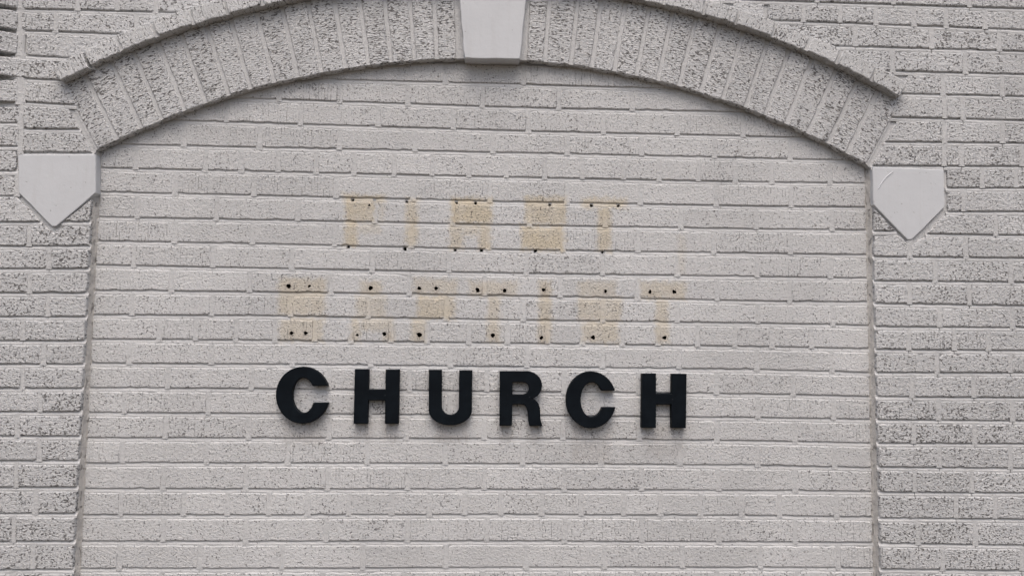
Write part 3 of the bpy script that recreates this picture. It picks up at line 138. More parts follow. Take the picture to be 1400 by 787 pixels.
PAINT = (0.650, 0.650, 0.648, 1)
def painted(name, paint=PAINT, pit=0.60, pit_scale=230.0, stretch=(1.0, 0.7, 1.1), streak=0.0, comb=0.0, clump=0.25, spread=0.06, rough=0.78,
            relief=0.7, marks=False, depth=0.004, dirt=(0.085, 0.078, 0.076, 1), fade=0.85, grain=150.0):
    """thick old paint over rough brick; pits, drag marks and comb lines are unpainted and dirty."""
    t = NT(name)
    tc = t.n('ShaderNodeTexCoord'); oi = t.n('ShaderNodeObjectInfo')
    off = t.n('ShaderNodeCombineXYZ')
    r = oi.outputs['Random']
    t.put(off.inputs[0], t.math('MULTIPLY', r, 37.0)); t.put(off.inputs[1], t.math('MULTIPLY', r, 91.0)); t.put(off.inputs[2], t.math('MULTIPLY', r, 53.0))
    P = t.vec('ADD', tc.outputs['Object'], off.outputs[0])
    r2 = t.math('FRACT', t.math('MULTIPLY', r, 17.31)); r3 = t.math('FRACT', t.math('MULTIPLY', r, 71.7)); r4 = t.math('FRACT', t.math('MULTIPLY', r, 137.9))
    low = t.noise(P, 20.0, 2.0, 0.6)
    mid = t.noise(t.vec('MULTIPLY', P, stretch), grain, 3.0, 0.78)
    pn = t.noise(t.vec('MULTIPLY', P, stretch), pit_scale, 1.5, 0.6)
    th = t.math('SUBTRACT', t.math('SUBTRACT', pit, t.math('MULTIPLY', t.math('SUBTRACT', low, 0.5), clump)),
                t.math('MULTIPLY', t.math('SUBTRACT', r2, 0.5), spread))
    m = t.ramp(pn, th, t.math('ADD', th, 0.05))
    if streak:
        sn = t.noise(t.vec('MULTIPLY', P, (330.0, 100.0, 48.0)), 1.0, 2.0, 0.6)
        st = t.math('SUBTRACT', 0.76, t.math('MULTIPLY', r3, streak))
        st = t.math('SUBTRACT', st, t.math('MULTIPLY', t.math('SUBTRACT', low, 0.5), clump))
        m = t.math('MAXIMUM', m, t.ramp(sn, st, t.math('ADD', st, 0.07)))
    if comb:        # evenly spaced broken lines left by the wire that cut the brick
        sp = t.n('ShaderNodeSeparateXYZ'); t.put(sp.inputs[0], P)
        ph = t.math('ADD', t.math('MULTIPLY', sp.outputs[0], 125.0), t.math('MULTIPLY', low, 0.25))
        ln = t.math('ABSOLUTE', t.math('SUBTRACT', t.math('FRACT', ph), 0.5))
        br = t.noise(t.vec('MULTIPLY', P, (150.0, 1.0, 75.0)), 1.0, 1.0)
        ln = t.math('MULTIPLY', t.ramp(ln, 0.13, 0.05), t.ramp(br, 0.53, 0.60))
        m = t.math('MAXIMUM', m, t.math('MULTIPLY', ln, t.ramp(r4, 1.0 - comb - 0.1, 1.0 - comb + 0.1, 0.0, 0.65)))
    pits = m
    tone = t.math('ADD', t.math('ADD', 0.93, t.math('MULTIPLY', low, 0.10)), t.math('MULTIPLY', t.math('SUBTRACT', r3, 0.5), 0.07))
    wp = t.n('ShaderNodeNewGeometry')      # broad uneven ageing of the paint
    age = t.noise(t.vec('MULTIPLY', wp.outputs['Position'], (1.0, 1.0, 0.55)), 3.2, 3.0, 0.6)
    tone = t.math('MULTIPLY', tone, t.ramp(age, 0.30, 0.70, 0.93, 1.04))
    col = t.scale(paint[:3], tone)
    col = t.mix(t.ramp(mid, 0.58, 0.36, 0.0, 0.09), col, (0.36, 0.345, 0.335, 1))
    if marks:
        geo = t.n('ShaderNodeNewGeometry')
        wob = t.noise(geo.outputs['Position'], 60.0, 2.0, 0.7)
        wob2 = t.noise(geo.outputs['Position'], 26.0, 2.0, 0.6)
        sh = t.n('ShaderNodeCombineXYZ')
        w = t.math('MULTIPLY', t.math('SUBTRACT', wob, 0.5), 0.030); t.put(sh.inputs[0], w); t.put(sh.inputs[2], t.math('MULTIPLY', w, -1.2))
        pos = t.vec('MULTIPLY', t.vec('ADD', geo.outputs['Position'], sh.outputs[0]), (1, 0, 1))
        a = t.math('MULTIPLY', rects(t, pos, STAINS, 0.0100), t.ramp(wob2, 0.30, 0.60, 0.80, 1.0))
        col = t.mix(a, col, (0.580, 0.512, 0.392, 1))
        g = t.math('MULTIPLY', rects(t, pos, GRIME, 0.009), t.ramp(wob2, 0.3, 0.65, 0.5, 1.0))
        col = t.mix(t.math('MULTIPLY', g, 0.45), col, (0.31, 0.255, 0.205, 1))
        gs = t.noise(t.vec('MULTIPLY', geo.outputs['Position'], (260.0, 1.0, 30.0)), 1.0, 2.0, 0.6)
        m = t.math('MAXIMUM', m, t.math('MULTIPLY', g, t.ramp(gs, 0.56, 0.66)))
    col = t.mix(t.math('MULTIPLY', m, fade), col, dirt)
    t.put(t.b.inputs['Base Color'], col)
    t.b.inputs['Roughness'].default_value = rough
    t.b.inputs['Specular IOR Level'].default_value = 0.3
    h = t.math('SUBTRACT', mid, t.math('MULTIPLY', pits, 0.30))
    t.put(t.b.inputs['Normal'], t.bump(h, relief, depth))
    return t.m

PK = dict(pit=0.628, pit_scale=215.0, streak=0.065, comb=0.25, clump=0.16, spread=0.04, relief=0.9, depth=0.0050, fade=0.74, grain=165.0)
M_PANEL = painted('panel_brick_paint', **PK)
M_MARKED = painted('marked_brick_paint', marks=True, **PK)
M_OUTER = painted('outer_brick_paint', paint=(0.635, 0.637, 0.638, 1), pit=0.588, pit_scale=165.0, stretch=(1.0, 0.7, 1.25), streak=0.08, comb=0.18, clump=0.20, spread=0.06, relief=0.95, depth=0.0080, grain=120.0, fade=0.80, dirt=(0.10, 0.093, 0.088, 1))
M_ARCH = painted('arch_brick_paint', paint=(0.655, 0.657, 0.658, 1), pit=0.566, pit_scale=160.0, stretch=(1.9, 0.8, 0.72), streak=0.04, clump=0.14, spread=0.03, relief=0.95, depth=0.0080, grain=115.0, fade=0.82, dirt=(0.10, 0.093, 0.088, 1))
M_HOOD = painted('hood_brick_paint', paint=(0.63, 0.632, 0.63, 1), pit=0.605, pit_scale=190.0, stretch=(1.2, 0.8, 0.8), streak=0.12, comb=0.6, clump=0.2, spread=0.06, relief=0.9, depth=0.005)
M_MORTAR = painted('mortar_paint', paint=(0.560, 0.561, 0.560, 1), pit=0.68, pit_scale=190.0, clump=0.10, relief=0.7, depth=0.004, fade=0.6, grain=120.0)
M_MORTAR_MARK = painted('marked_mortar_paint', paint=(0.575, 0.577, 0.576, 1), pit=0.68, pit_scale=190.0, clump=0.10, relief=0.7, depth=0.004, marks=True, fade=0.6, grain=120.0)
M_FILLET = painted('rough_mortar_paint', paint=(0.57, 0.55, 0.52, 1), pit=0.62, pit_scale=120.0, stretch=(1, 1, 0.5), clump=0.25, relief=0.95, depth=0.006, fade=0.5, grain=90.0)

def stone_mat():
    t = NT('smooth_stone_paint')
    tc = t.n('ShaderNodeTexCoord')
    oi = t.n('ShaderNodeObjectInfo')
    P = t.vec('ADD', tc.outputs['Object'], t.vec('MULTIPLY', oi.outputs['Location'], (31.0, 17.0, 23.0)))
    a = t.noise(P, 7.0, 4.0, 0.65); b = t.noise(P, 420.0, 2.0); c = t.noise(P, 70.0, 3.0, 0.6)
    run = t.noise(t.vec('MULTIPLY', P, (60.0, 60.0, 5.0)), 1.0, 3.0, 0.6)
    col = t.scale((0.580, 0.592, 0.608), t.math('ADD', 0.90, t.math('MULTIPLY', a, 0.20)))
    col = t.mix(t.ramp(run, 0.50, 0.75, 0.0, 0.13), col, (0.40, 0.385, 0.36, 1))
    sp = t.ramp(t.noise(P, 130.0, 2.0), 0.70, 0.77, 0.0, 0.55)
    col = t.mix(sp, col, (0.22, 0.21, 0.20, 1))
    t.put(t.b.inputs['Base Color'], col)
    t.b.inputs['Roughness'].default_value = 0.62
    t.b.inputs['Specular IOR Level'].default_value = 0.35
    h = t.math('SUBTRACT', t.math('ADD', t.math('MULTIPLY', b, 0.3), c), sp)
    t.put(t.b.inputs['Normal'], t.bump(h, 0.35, 0.0016))
    return t.m
M_STONE = stone_mat()

def letter_mat():
    t = NT('black_letter_plastic')
    tc = t.n('ShaderNodeTexCoord'); P = tc.outputs['Object']
    a = t.noise(P, 22.0, 4.0, 0.65); b = t.noise(P, 300.0, 2.0)
    col = t.mix(t.ramp(a, 0.35, 0.75), (0.0028, 0.0048, 0.0075, 1), (0.006, 0.0095, 0.0135, 1))
    wear = t.math('MULTIPLY', t.ramp(t.noise(P, 75.0, 3.0, 0.7), 0.66, 0.80), 0.45)
    col = t.mix(wear, col, (0.12, 0.13, 0.14, 1))
    t.put(t.b.inputs['Base Color'], col)
    t.put(t.b.inputs['Roughness'], t.ramp(a, 0.3, 0.7, 0.55, 0.75))
    t.b.inputs['Specular IOR Level'].default_value = 0.10
    t.put(t.b.inputs['Normal'], t.bump(b, 0.15, 0.0005))
    return t.m
M_LETTER = letter_mat()

def plain(name, c, rough=0.9, n_scale=40.0, amount=0.4):
    t = NT(name)
    tc = t.n('ShaderNodeTexCoord')
    a = t.noise(tc.outputs['Object'], n_scale, 4.0, 0.6)
    t.put(t.b.inputs['Base Color'], t.scale(c, t.math('ADD', 1 - amount / 2, t.math('MULTIPLY', a, amount))))
    t.b.inputs['Roughness'].default_value = rough
    t.put(t.b.inputs['Normal'], t.bump(a, 0.5, 0.004))
    return t.m
M_HOLE = plain('hole_dirt', (0.013, 0.009, 0.006), 1.0, 300.0)
M_HOLE.node_tree.nodes['Principled BSDF'].inputs['Specular IOR Level'].default_value = 0.0
M_GROUND = plain('ground_mulch', (0.070, 0.053, 0.033), 0.9, 6.0)

# ---------------------------------------------------------------- object helpers
def thing(name, label, cat, loc=(0, 0, 0), group=None):
    o = bpy.data.objects.new(name, None)
    COL.objects.link(o)
    o.empty_display_size = 0.1
    o.location = loc
    o['label'] = label; o['category'] = cat
    if group: o['group'] = group
    return o

def link(name, bm, mat, parent=None, mtx=None, smooth=False):
    me = bpy.data.meshes.new(name)
    bmesh.ops.recalc_face_normals(bm, faces=bm.faces)
    bm.to_mesh(me); bm.free()
    for m in (mat if isinstance(mat, (list, tuple)) else [mat]): me.materials.append(m)
    if smooth: me.shade_smooth()
    o = bpy.data.objects.new(name, me)
    COL.objects.link(o)
    if mtx is not None: o.matrix_world = mtx
    if parent is not None:
        o.parent = parent
        o.matrix_parent_inverse = Matrix.Translation(parent.location).inverted()
    return o

def resample(poly, step):
    out = []
    n = len(poly)
    for i in range(n):
        a, b = poly[i], poly[(i + 1) % n]
        L = math.hypot(b[0] - a[0], b[1] - a[1])
        k = max(1, round(L / step))
        for j in range(k):
            u = j / k
            out.append((a[0] + (b[0] - a[0]) * u, a[1] + (b[1] - a[1]) * u, j == 0))
    return out

def signed(poly):
    return 0.5 * sum(poly[i - 1][0] * poly[i][1] - poly[i][0] * poly[i - 1][1] for i in range(len(poly)))

def inset(poly, d):
    n = len(poly); out = []
    for i in range(n):
        a, b, c = poly[i - 1], poly[i], poly[(i + 1) % n]
        e1 = Vector((b[0] - a[0], b[1] - a[1])).normalized(); e2 = Vector((c[0] - b[0], c[1] - b[1])).normalized()
        n1 = Vector((-e1.y, e1.x)); n2 = Vector((-e2.y, e2.x))
        m = n1 + n2
        if m.length < 1e-6: m = n1
        m.normalize()
        k = d / max(0.5, m.dot(n1))
        out.append((b[0] + m.x * k, b[1] + m.y * k))
    return out

def slab_bm(poly, y0, depth, rings, step=None, jit=0.0, chip=0.0, holes=(), bm=None, tilt=(0, 0)):
    """a block with outline poly (x, z), front at y0 facing -y; rings = [(inset, setback)] from the front edge inwards."""
    if signed(poly) < 0: poly = poly[::-1]
    if step:
        pts = resample(poly, step)
        sx, sz = rnd.uniform(0, 99), rnd.uniform(0, 99)
        q = []
        base = [(p[0], p[1]) for p in pts]
        dirs = inset(base, 1.0)
        for p, dv, raw in zip(base, dirs, pts):
            w = noise.noise(Vector((p[0] * 45 + sx, p[1] * 45 + sz, 0))) * jit + rnd.uniform(-1, 1) * jit * 0.45
            if chip and rnd.random() < 0.10: w += rnd.uniform(0.3, 1.0) * chip
            if raw[2]: w += jit * 0.9
            q.append((p[0] + (dv[0] - p[0]) * w, p[1] + (dv[1] - p[1]) * w))
        poly = q
    own = bm is None
    if own: bm = bmesh.new()
    cx = sum(p[0] for p in poly) / len(poly); cz = sum(p[1] for p in poly) / len(poly)
    loops = []
    for ins, back in [(0.0, depth)] + list(rings):
        pp = inset(poly, ins) if ins else poly
        loops.append([bm.verts.new((p[0], y0 + back + (tilt[0] * (p[0] - cx) + tilt[1] * (p[1] - cz) if back < depth else 0), p[1])) for p in pp])
    n = len(poly)
    for A, B in zip(loops[:-1], loops[1:]):
        for i in range(n):
            j = (i + 1) % n
            bm.faces.new((A[i], A[j], B[j], B[i]))
    front = loops[-1]
    if not holes:
        bm.faces.new(front)
    else:
        edges = [bm.edges.get((front[i], front[(i + 1) % n])) for i in range(n)]
        for hp in holes:
            f = [bm.verts.new((p[0], y0 + rings[-1][1] + tilt[0] * (p[0] - cx) + tilt[1] * (p[1] - cz), p[1])) for p in hp]
            hx = sum(p[0] for p in hp) / len(hp); hz = sum(p[1] for p in hp) / len(hp)
            b = [bm.verts.new((hx + (p[0] - hx) * .8, y0 + 0.012, hz + (p[1] - hz) * .8)) for p in hp]
            k = len(hp)
            for i in range(k):
                j = (i + 1) % k
                edges.append(bm.edges.get((f[i], f[j])) or bm.edges.new((f[i], f[j])))
                bm.faces.new((f[i], f[j], b[j], b[i])).material_index = 1
        bmesh.ops.triangle_fill(bm, edges=edges, use_beauty=True)
    return bm

RINGS = [(0.0, 0.0042), (0.0006, 0.0017), (0.0015, 0.0006), (0.0030, 0.0)]
def brick(name, poly, y, depth, mat, parent, jit, chip, holes=(), rings=RINGS, yj=0.0006):
    """poly in metres on the wall; the brick gets its own origin at its middle."""
    cx = sum(p[0] for p in poly) / len(poly); cz = sum(p[1] for p in poly) / len(poly)
    loc = [(p[0] - cx, p[1] - cz) for p in poly]
    hh = [[(p[0] - cx, p[1] - cz) for p in h] for h in holes]
    tl = (rnd.uniform(-1, 1) * 0.004, rnd.uniform(-1, 1) * 0.016)
    bm = slab_bm(loc, 0.0, depth, rings, 0.013, jit, chip, hh, tilt=tl)
    return link(name, bm, [mat, M_HOLE] if holes else mat, parent, Matrix.Translation((cx, y + rnd.uniform(-1, 1) * yj, cz)))

def pairs(l): return [(l[i] / 1000, l[i + 1] / 1000) for i in range(0, len(l), 2)]

def pad(bm, x, z0, z1, y_back, y_front, w, mi=0):
    """the mortar of one upright joint, smeared nearly flush with the bricks beside it."""
    z0 += rnd.uniform(-.002, .004)
    x += rnd.uniform(-1, 1) * 0.0008
    w += rnd.uniform(-1, 1) * 0.0015
    k = 4
    rows = []
    ly = rnd.uniform(0.0, 0.0008)
    for i in range(k + 1):
        z = z0 + (z1 - z0) * i / k
        dx = rnd.uniform(-1, 1) * 0.0008; fy = y_front + rnd.uniform(0, 1) * 0.0006
        rows.append([bm.verts.new((x - w / 2 - .003 + dx, y_back, z)), bm.verts.new((x - w * .40 + dx, fy + ly, z)), bm.verts.new((x + w * .40 + dx, fy, z)), bm.verts.new((x + w / 2 + .003 + dx, y_back, z))])
    for a, b in zip(rows[:-1], rows[1:]):
        for i in range(3): bm.faces.new((a[i], a[i + 1], b[i + 1], b[i])).material_index = mi
    for e in (rows[0], rows[-1]):      # the ends run back into the bed joints
        q = [bm.verts.new((v.co.x, y_back + .005, v.co.z)) for v in e]
        for i in range(3): bm.faces.new((e[i], e[i + 1], q[i + 1], q[i])).material_index = mi

def bed(bm, poly, y_face, y_deep, mi=0, h=0.0105, holes=()):
    """the bed joint under one brick: raked deep under the brick, sloping out to the top of the brick below."""
    n = len(poly)
    if signed(poly) < 0: poly = poly[::-1]
    for i in range(n):
        a, b = poly[i], poly[(i + 1) % n]
        dx, dz = b[0] - a[0], b[1] - a[1]
        if dx < 0.012 or abs(dz) > 0.05 * dx: continue
        k = max(2, round(dx / 0.02)); prev = None
        xs = [(a[0] - 0.004 + (dx + 0.008) * q / k, False) for q in range(k + 1)]
        for _, hx, hz, hr in holes:
            if a[0] - .004 < hx - hr and hx + hr < b[0] + .004 and abs(hz - (a[1] + dz * (hx - a[0]) / dx) + h / 2) < 0.013:
                xs = [v for v in xs if abs(v[0] - hx) > hr * 1.25] + [(hx - hr * 1.05, False), (hx + hr * 1.05, True)]
        xs.sort()
        for x, skip in xs:
            u = (x - a[0]) / dx
            z = a[1] + dz * u
            if skip: prev = None
            j = rnd.uniform(-1, 1)
            r = [bm.verts.new((x, y_deep - .0006, z + .003)), bm.verts.new((x, y_deep - .0012 + j * .0005, z - .0020 + j * .0005)),
                 bm.verts.new((x, y_face + .0018 + rnd.uniform(-1, 1) * .0005, z - h * .72 + j * .0006)), bm.verts.new((x, y_face + .0020 + rnd.uniform(0, 1) * .0005, z - h - .002))]
            if prev:
                for c in range(3): bm.faces.new((prev[c], prev[c + 1], r[c + 1], r[c])).material_index = mi
            prev = r

# ---------------------------------------------------------------- ground
bm = bmesh.new()
v = [bm.verts.new(p) for p in ((-300, -300, GROUND), (300, -300, GROUND), (300, 300, GROUND), (-300, 300, GROUND))]
bm.faces.new(v)
g = link('ground', bm, M_GROUND); g['kind'] = 'structure'

# ---------------------------------------------------------------- recessed wall under the arch
panel = thing('recessed_wall', 'white painted brick wall set back under the arch, with ghost lettering above black letters', 'brick wall', (1.0155, 0, GROUND))
panel['kind'] = 'thing'
hole_polys = []
panel_boxes = []
for p in PANEL:
    q = pairs(p)
    panel_boxes.append((min(v[0] for v in q), max(v[0] for v in q), min(v[1] for v in q), max(v[1] for v in q)))
for hx, hz, hr in HOLES:
    k = 9
    hx /= 1000; hz /= 1000; hr *= 1.06 / 1000
    def miss(bx):
        dx = max(bx[0] - hx, 0, hx - bx[1]); dz = max(bx[2] - hz, 0, hz - bx[3])
        return math.hypot(dx, dz)
    bx = min(panel_boxes, key=miss)
    above = [v for v in panel_boxes if v[0] - .006 <= hx <= v[1] + .006 and -0.002 < v[2] - hz < 0.012]
    if above:           # drilled into the bed joint under this brick
        v = above[0]
        hx = min(max(hx, v[0] + hr + .008), v[1] - hr - .008)
    else:
        e = hr + .0075
        hx = min(max(hx, bx[0] + e), bx[1] - e); hz = min(max(hz, bx[2] + e), bx[3] - e)
    pts = []
    for i in range(k):
        a = 2 * math.pi * i / k
        rr = hr * rnd.uniform(0.62, 1.28)
        pts.append((hx + rr * math.cos(a), hz + rr * math.sin(a)))
    hole_polys.append((pts, hx, hz, hr))
used = set()
marks_zone = (0.46, 1.62, 0.20, 0.97)
for p in PANEL:
    poly = pairs(p)
    x0, x1 = min(q[0] for q in poly), max(q[0] for q in poly); z0, z1 = min(q[1] for q in poly), max(q[1] for q in poly)
    hs = []
    for i, (pts, hx, hz, hr) in enumerate(hole_polys):
        if x0 + hr + .006 < hx < x1 - hr - .006 and z0 + hr + .005 < hz < z1 - hr - .005:
            hs.append(pts); used.add(i)
    mk = x1 > marks_zone[0] and x0 < marks_zone[1] and z1 > marks_zone[2] and z0 < marks_zone[3]
    brick('brick', poly, 0.0, 0.05, M_MARKED if mk else M_PANEL, panel, 0.0010, 0.0026, hs)
MORT_P = 0.0050
bm = bmesh.new()
free = [h for i, h in enumerate(hole_polys) if i not in used]
slab_bm([(-0.01, GROUND), (2.04, GROUND), (2.04, 1.34), (-0.01, 1.34)], MORT_P, 0.06, [(0.0, 0.0)], holes=[h[0] if i not in used else [(h[1] + (q[0] - h[1]) * 1.15, h[2] + (q[1] - h[2]) * 1.15) for q in h[0]] for i, h in enumerate(hole_polys)], bm=bm)
in_zone = lambda x, z: marks_zone[0] < x < marks_zone[1] and marks_zone[2] < z < marks_zone[3]
for x, z0, z1 in PADS: pad(bm, x / 1000, z0 / 1000, z1 / 1000, 0.0014, 0.0004, 0.0095, int(in_zone(x / 1000, z0 / 1000)))
for p in PANEL: bed(bm, pairs(p), 0.0, MORT_P, int(in_zone((p[0] + p[2]) / 2000, p[1] / 1000)), holes=[h for i, h in enumerate(hole_polys) if i not in used])
link('mortar', bm, [M_MORTAR, M_MORTAR_MARK, M_HOLE], panel)
for i, (pts, hx, hz, hr) in enumerate(hole_polys):      # the dark bottom of each hole
    y = 0.010 if i in used else MORT_P + 0.009
    bm = bmesh.new()
    A = [bm.verts.new((hx + (p[0] - hx) * .93, y, hz + (p[1] - hz) * .93)) for p in pts]
    B = [bm.verts.new((hx + (p[0] - hx) * .5, y + .006, hz + (p[1] - hz) * .5)) for p in pts]
    for k in range(len(pts)):
        j = (k + 1) % len(pts)
        bm.faces.new((A[k], A[j], B[j], B[k]))
    bm.faces.new(B)
    link('screw_hole', bm, M_HOLE, panel)
def fillet(x, sgn):
    bm = bmesh.new(); prev = None
    n = 260
    for i in range(n + 1):
        z = GROUND + (1.05 - GROUND) * i / n
        nz = lambda f, o: noise.noise(Vector((z * f, x * 9, o))) + 0.5 * noise.noise(Vector((z * f * 3.1, x * 9, o + 5)))
        w = 0.0065 + 0.003 * nz(28, 2); h = 0.012 + 0.004 * nz(19, 7)
        r = [bm.verts.new((x - sgn * .004, -h - .002, z)), bm.verts.new((x + sgn * (.0012 + .0012 * nz(45, 3)), -h * .85, z)), bm.verts.new((x + sgn * w * (.45 + .12 * nz(40, 9)), -h * .3, z)), bm.verts.new((x + sgn * w, .0015, z)), bm.verts.new((x + sgn * (w + .004), MORT_P, z))]
        if prev:
            for k in range(4): bm.faces.new((prev[k], prev[k + 1], r[k + 1], r[k]))
        prev = r
    link('mortar_fillet', bm, M_FILLET, panel, smooth=True)
fillet(-0.005, 1); fillet(2.037, -1)

# ---------------------------------------------------------------- the outer wall
wall = thing('brick_wall', 'rough pitted white painted brick wall surrounding the arch and the recessed panel', 'brick wall', (1.0155, 0, GROUND))
wall['kind'] = 'thing'
for p in OUTER: brick('brick', pairs(p), Y_OUT, 0.028, M_OUTER, wall, 0.0011, 0.0024, yj=0.0009)
MORT_O = Y_OUT + 0.0065
a0, a1 = VL[0], VR[-1]
def pol(r, a): return (CX + r * math.cos(a), CZ + r * math.sin(a))
outline = [(-1.5, GROUND), (-0.009, GROUND), (-0.009, 1.035)] + [pol(RI + .003, a0)] + [pol(RL, a0 + (a1 - a0) * i / 48) for i in range(49)] + [pol(RI + .003, a1)] + [(2.041, 1.045), (2.041, GROUND), (3.5, GROUND), (3.5, 2.1), (-1.5, 2.1)]
bm = bmesh.new()
slab_bm(outline, MORT_O, 0.08, [(0.0, 0.0)], bm=bm)
for x, z0, z1 in OPADS: pad(bm, x / 1000, z0 / 1000, z1 / 1000, Y_OUT + 0.0024, Y_OUT + 0.0010, 0.0105)
for p in OUTER: bed(bm, pairs(p), Y_OUT, MORT_O)
for z in (1.165, 1.235, 1.295, 1.36, 1.42): pad(bm, -0.2005 - (z - 1.165) * .05, z, z + .07, Y_OUT + .004, Y_OUT + .0005, 0.020)
link('mortar', bm, M_MORTAR, wall)
# a pier that stands forward at the upper left: its bricks turn the corner towards the viewer
cr = ((1.4191, 1.474, -.2165), (1.3607, 1.4191, -.2140), (1.2967, 1.3607, -.2105), (1.2369, 1.2967, -.2070), (1.1716, 1.2369, -.2035))
for k, (z0, z1, x) in enumerate(cr):
    ang = math.radians((34, 34, 31, 22, 10)[k])
    L = 0.11
    poly = [(-L, .0015), (0, .0015), (0, z1 - z0 - .009), (-L, z1 - z0 - .009)]
    bm = slab_bm([(q[0] + L / 2, q[1] - (z1 - z0) / 2) for q in poly], 0.0, 0.04, RINGS, 0.013, 0.0013, 0.003)
    mt = Matrix.Translation((x, Y_OUT, (z0 + z1) / 2)) @ Matrix.Rotation(ang, 4, 'Z') @ Matrix.Translation((-L / 2, 0, 0))
    link('brick', bm, M_OUTER, wall, mt)

# courses that go on past the picture
bm = bmesh.new()
def run(x0, x1, z0, z1, shift, y, depth=0.03):
    x = x0 - shift
    while x < x1:
        a, b = max(x + .005, x0 + .002), min(x + .198, x1 - .002)
        if b - a > 0.03: slab_bm([(a, z0), (b, z0), (b, z1), (a, z1)], y, depth, [(0, .004), (.002, 0)], bm=bm)
        x += 0.203
for p in OUTER:
    q = pairs(p); x0 = min(v[0] for v in q); x1 = max(v[0] for v in q); z0 = min(v[1] for v in q); z1 = max(v[1] for v in q)
    if z1 - z0 < 0.04: continue
    if x0 < -0.262: run(-1.5, x0 - .009, z0, z1, rnd.uniform(0, .2), Y_OUT)
    if x1 > 2.50: run(x1 + .009, 3.5, z0, z1, 0.0, Y_OUT)
for k, (z0, z1, x) in enumerate(cr):     # the pier runs on to the left
    ang = math.radians((34, 34, 31, 22, 10)[k]); y = Y_OUT - .11 * math.sin(ang)
    run(-1.5, x - .11 * math.cos(ang) - .006, z0 + .0015, z1 - .009, (k % 2) * .1, y, Y_OUT + .004 - y)
for z0, z1 in ((1.482, 1.526), (1.535, 1.578)): run(-1.5, -.215, z0, z1, z0 * 3 % .2, Y_OUT)
for k in range(9): run(-1.5, 3.5, 1.585 + k * .063, 1.638 + k * .063, (k % 2) * .1, Y_OUT)
for k in range(14):
    z = -0.194 - k * .063
    if z < GROUND: break
    run(-1.5, -0.005, z, z + .053, (k % 2) * .1, Y_OUT); run(2.037, 3.5, z, z + .053, (k % 2) * .1, Y_OUT)
o = link('brick_courses', bm, M_OUTER, wall); o['kind'] = 'stuff'
bm = bmesh.new()
for k in range(16):
    z = -0.1185 - k * .063
    if z < GROUND: break
    run(0.0, 2.031, z, z + .053, (k % 2) * .1, 0.0)
o = link('brick_courses', bm, M_PANEL, panel); o['kind'] = 'stuff'

# ---------------------------------------------------------------- the arch and its hood
arch = thing('brick_arch', 'segmental arch of upright white painted bricks with a thin projecting hood course', 'arch', (CX, 0, 1.0))
def radial(name, ang, r0, r1, dth, y, depth, mat, along, jit, chip, gap, yj):
    er = Vector((math.cos(ang), 0, math.sin(ang)))
    rm = (r0 + r1) / 2
    h0, h1 = r0 * dth / 2 - gap / 2, r1 * dth / 2 - gap / 2
    if along:   # brick lies along the arc: local x tangential, z radial
        ez = er; ex = Vector((math.sin(ang), 0, -math.cos(ang)))
        arc = lambda r, h, n: [(r * math.sin(h / r * (2 * i / n - 1)), r * math.cos(h / r * (2 * i / n - 1)) - rm) for i in range(n + 1)]
        poly = arc(r0, h0, 3) + arc(r1, h1, 3)[::-1]
    else:
        ex = er; ez = Vector((-math.sin(ang), 0, math.cos(ang)))
        poly = [(r0 - rm, -h0), (r1 - rm, -h1), (r1 - rm, h1), (r0 - rm, h0)]
    mt = Matrix(((ex.x, 0, ez.x, CX + er.x * rm), (0, 1, 0, y + rnd.uniform(-1, 1) * yj), (ex.z, 0, ez.z, CZ + er.z * rm), (0, 0, 0, 1)))
    bm = slab_bm(poly, 0.0, depth, RINGS, 0.013, jit, chip, tilt=(rnd.uniform(-1, 1) * .012, rnd.uniform(-1, 1) * .015))
    link(name, bm, mat, arch, mt)
for lst in (VL, VR):
    for a, b in zip(lst[:-1], lst[1:]):
        radial('brick', (a + b) / 2, RI + rnd.uniform(-1, 1) * .0015, RL + .004, abs(a - b), Y_OUT, 0.0235, M_ARCH, False, 0.0012, 0.003, 0.0105, 0.0016)
H[0] += .0035; H[-1] -= .0028
for a, b in zip(H[:-1], H[1:]):
    dip = {0: -.006, 1: -.002}.get(H.index(a), 0.0)        # the hood sags a little at its left end
    radial('hood_brick', (a + b) / 2, RL + dip + rnd.uniform(-1, 1) * .0012, RU + dip + rnd.uniform(-1, 1) * .0015, abs(a - b), Y_HOOD, 0.036, M_HOOD, True, 0.0011, 0.003, 0.0065, 0.0028)
def ring(bm, r0, r1, t0, t1, y0, y1, n=64):
    poly = [pol(r0, t0 + (t1 - t0) * i / n) for i in range(n + 1)] + [pol(r1, t1 + (t0 - t1) * i / n) for i in range(n + 1)]
    slab_bm(poly, y0, y1 - y0, [(0, 0)], bm=bm)
bm = bmesh.new()
ring(bm, RI + .003, RL - .0005, a0, a1, Y_OUT + .0042, 0.003)
link('mortar', bm, M_MORTAR, arch)
bm = bmesh.new()
ring(bm, RL + .002, RU - .003, H[1] - .0015, H[-1] + .0015, Y_HOOD + .0055, -0.014)
link('hood_mortar', bm, M_MORTAR, arch)

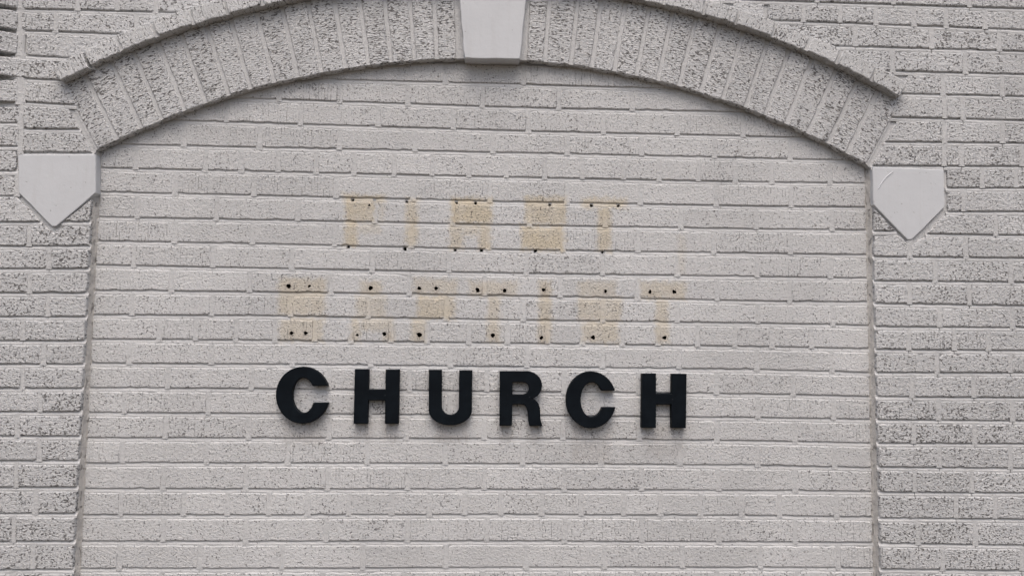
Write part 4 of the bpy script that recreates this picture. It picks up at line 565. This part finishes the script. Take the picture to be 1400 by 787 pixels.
# ---------------------------------------------------------------- smooth stones
def stone(name, pts, y, depth, label, cat, jit=0.0006):
    poly = [(p[0] / 1000, p[1] / 1000) for p in pts]
    cx = sum(p[0] for p in poly) / len(poly); cz = sum(p[1] for p in poly) / len(poly)
    bm = slab_bm([(p[0] - cx, p[1] - cz) for p in poly], 0.0, depth, [(0, .0035), (.0006, .0012), (.0014, .0003), (.0026, 0)], 0.02, jit, 0.0012)
    o = link(name, bm, M_STONE, None, Matrix.Translation((cx, y, cz)))
    o['label'] = label; o['category'] = cat
    return o
stone('keystone', KEY, Y_KEY, 0.055, 'smooth tapering white keystone at the crown of the brick arch', 'keystone')
stone('springer_stone', STL, Y_STONE, 0.05, "unmarked white pointed stone block under the arch's left end", 'stone block')
scar_host = stone('springer_stone', STR, Y_STONE, 0.05, "white pointed stone block with a curved raised scratch, under the arch's right end", 'stone block')
# the raised paint line on the right stone
bm = bmesh.new(); prev = None
pth = [(2.050, .9935), (2.062, 1.012), (2.075, 1.0275), (2.092, 1.041)]
for i, (x, z) in enumerate(pth):
    a = pth[max(i - 1, 0)]; b = pth[min(i + 1, 3)]
    t_ = Vector((b[0] - a[0], b[1] - a[1])).normalized(); nn = Vector((-t_.y, t_.x)) * 0.0011
    r = [bm.verts.new((x + nn.x, Y_STONE, z + nn.y)), bm.verts.new((x, Y_STONE - .0021, z)), bm.verts.new((x - nn.x, Y_STONE, z - nn.y))]
    if prev:
        for k in range(2): bm.faces.new((prev[k], prev[k + 1], r[k + 1], r[k]))
    prev = r
link('paint_ridge', bm, M_STONE, None).parent = scar_host
bpy.data.objects['paint_ridge'].matrix_parent_inverse = scar_host.matrix_world.inverted()

# ---------------------------------------------------------------- the letters
LAB = {'C1': ('black letter C on the white brick, first letter of CHURCH', 0.5), 'H1': ('black letter H between the first C and the U', 0.5),
       'U': ('black letter U with a rounded bottom, between H and R', 0.5), 'R': ('black letter R with scuffed leg, between U and the second C', 0.5),
       'C2': ('black letter C on the white brick, between R and the final H', 0.5), 'H2': ('black letter H at the end of the word CHURCH', 0.5)}
for key in ('C1', 'H1', 'U', 'R', 'C2', 'H2'):
    loops = [[(p[0] / 1000, p[1] / 1000) for p in l] for l in LET[key]]
    xs = [p[0] for p in loops[0]]; zs = [p[1] for p in loops[0]]
    cx, cz = (min(xs) + max(xs)) / 2, (min(zs) + max(zs)) / 2
    bm = bmesh.new()
    edges = []
    bev = 0.0012
    for n_, l in enumerate(loops):
        l = [(p[0] - cx, p[1] - cz) for p in l]
        hole = n_ > 0
        if (signed(l) < 0) != hole: l = l[::-1]
        # orientation: outline counter-clockwise, counter clockwise reversed so inset always goes into the letter
        rings_ = []
        for ins, y in ((0, 0.0205), (0, bev), (bev * .7, bev * .25), (bev * 1.6, 0.0)):
            rings_.append([bm.verts.new((p[0], y, p[1])) for p in (inset(l, ins) if ins else l)])
        k = len(l)
        for A, B in zip(rings_[:-1], rings_[1:]):
            for i in range(k):
                j = (i + 1) % k
                bm.faces.new((A[i], A[j], B[j], B[i]))
        edges += [bm.edges.get((rings_[-1][i], rings_[-1][(i + 1) % k])) for i in range(k)]
    bmesh.ops.triangle_fill(bm, edges=edges, use_beauty=True)
    o = link('sign_letter', bm, M_LETTER, None, Matrix.Translation((cx, Y_LET, cz)))
    o['label'] = LAB[key][0]; o['category'] = 'sign letter'; o['group'] = 'black letters of the word CHURCH'
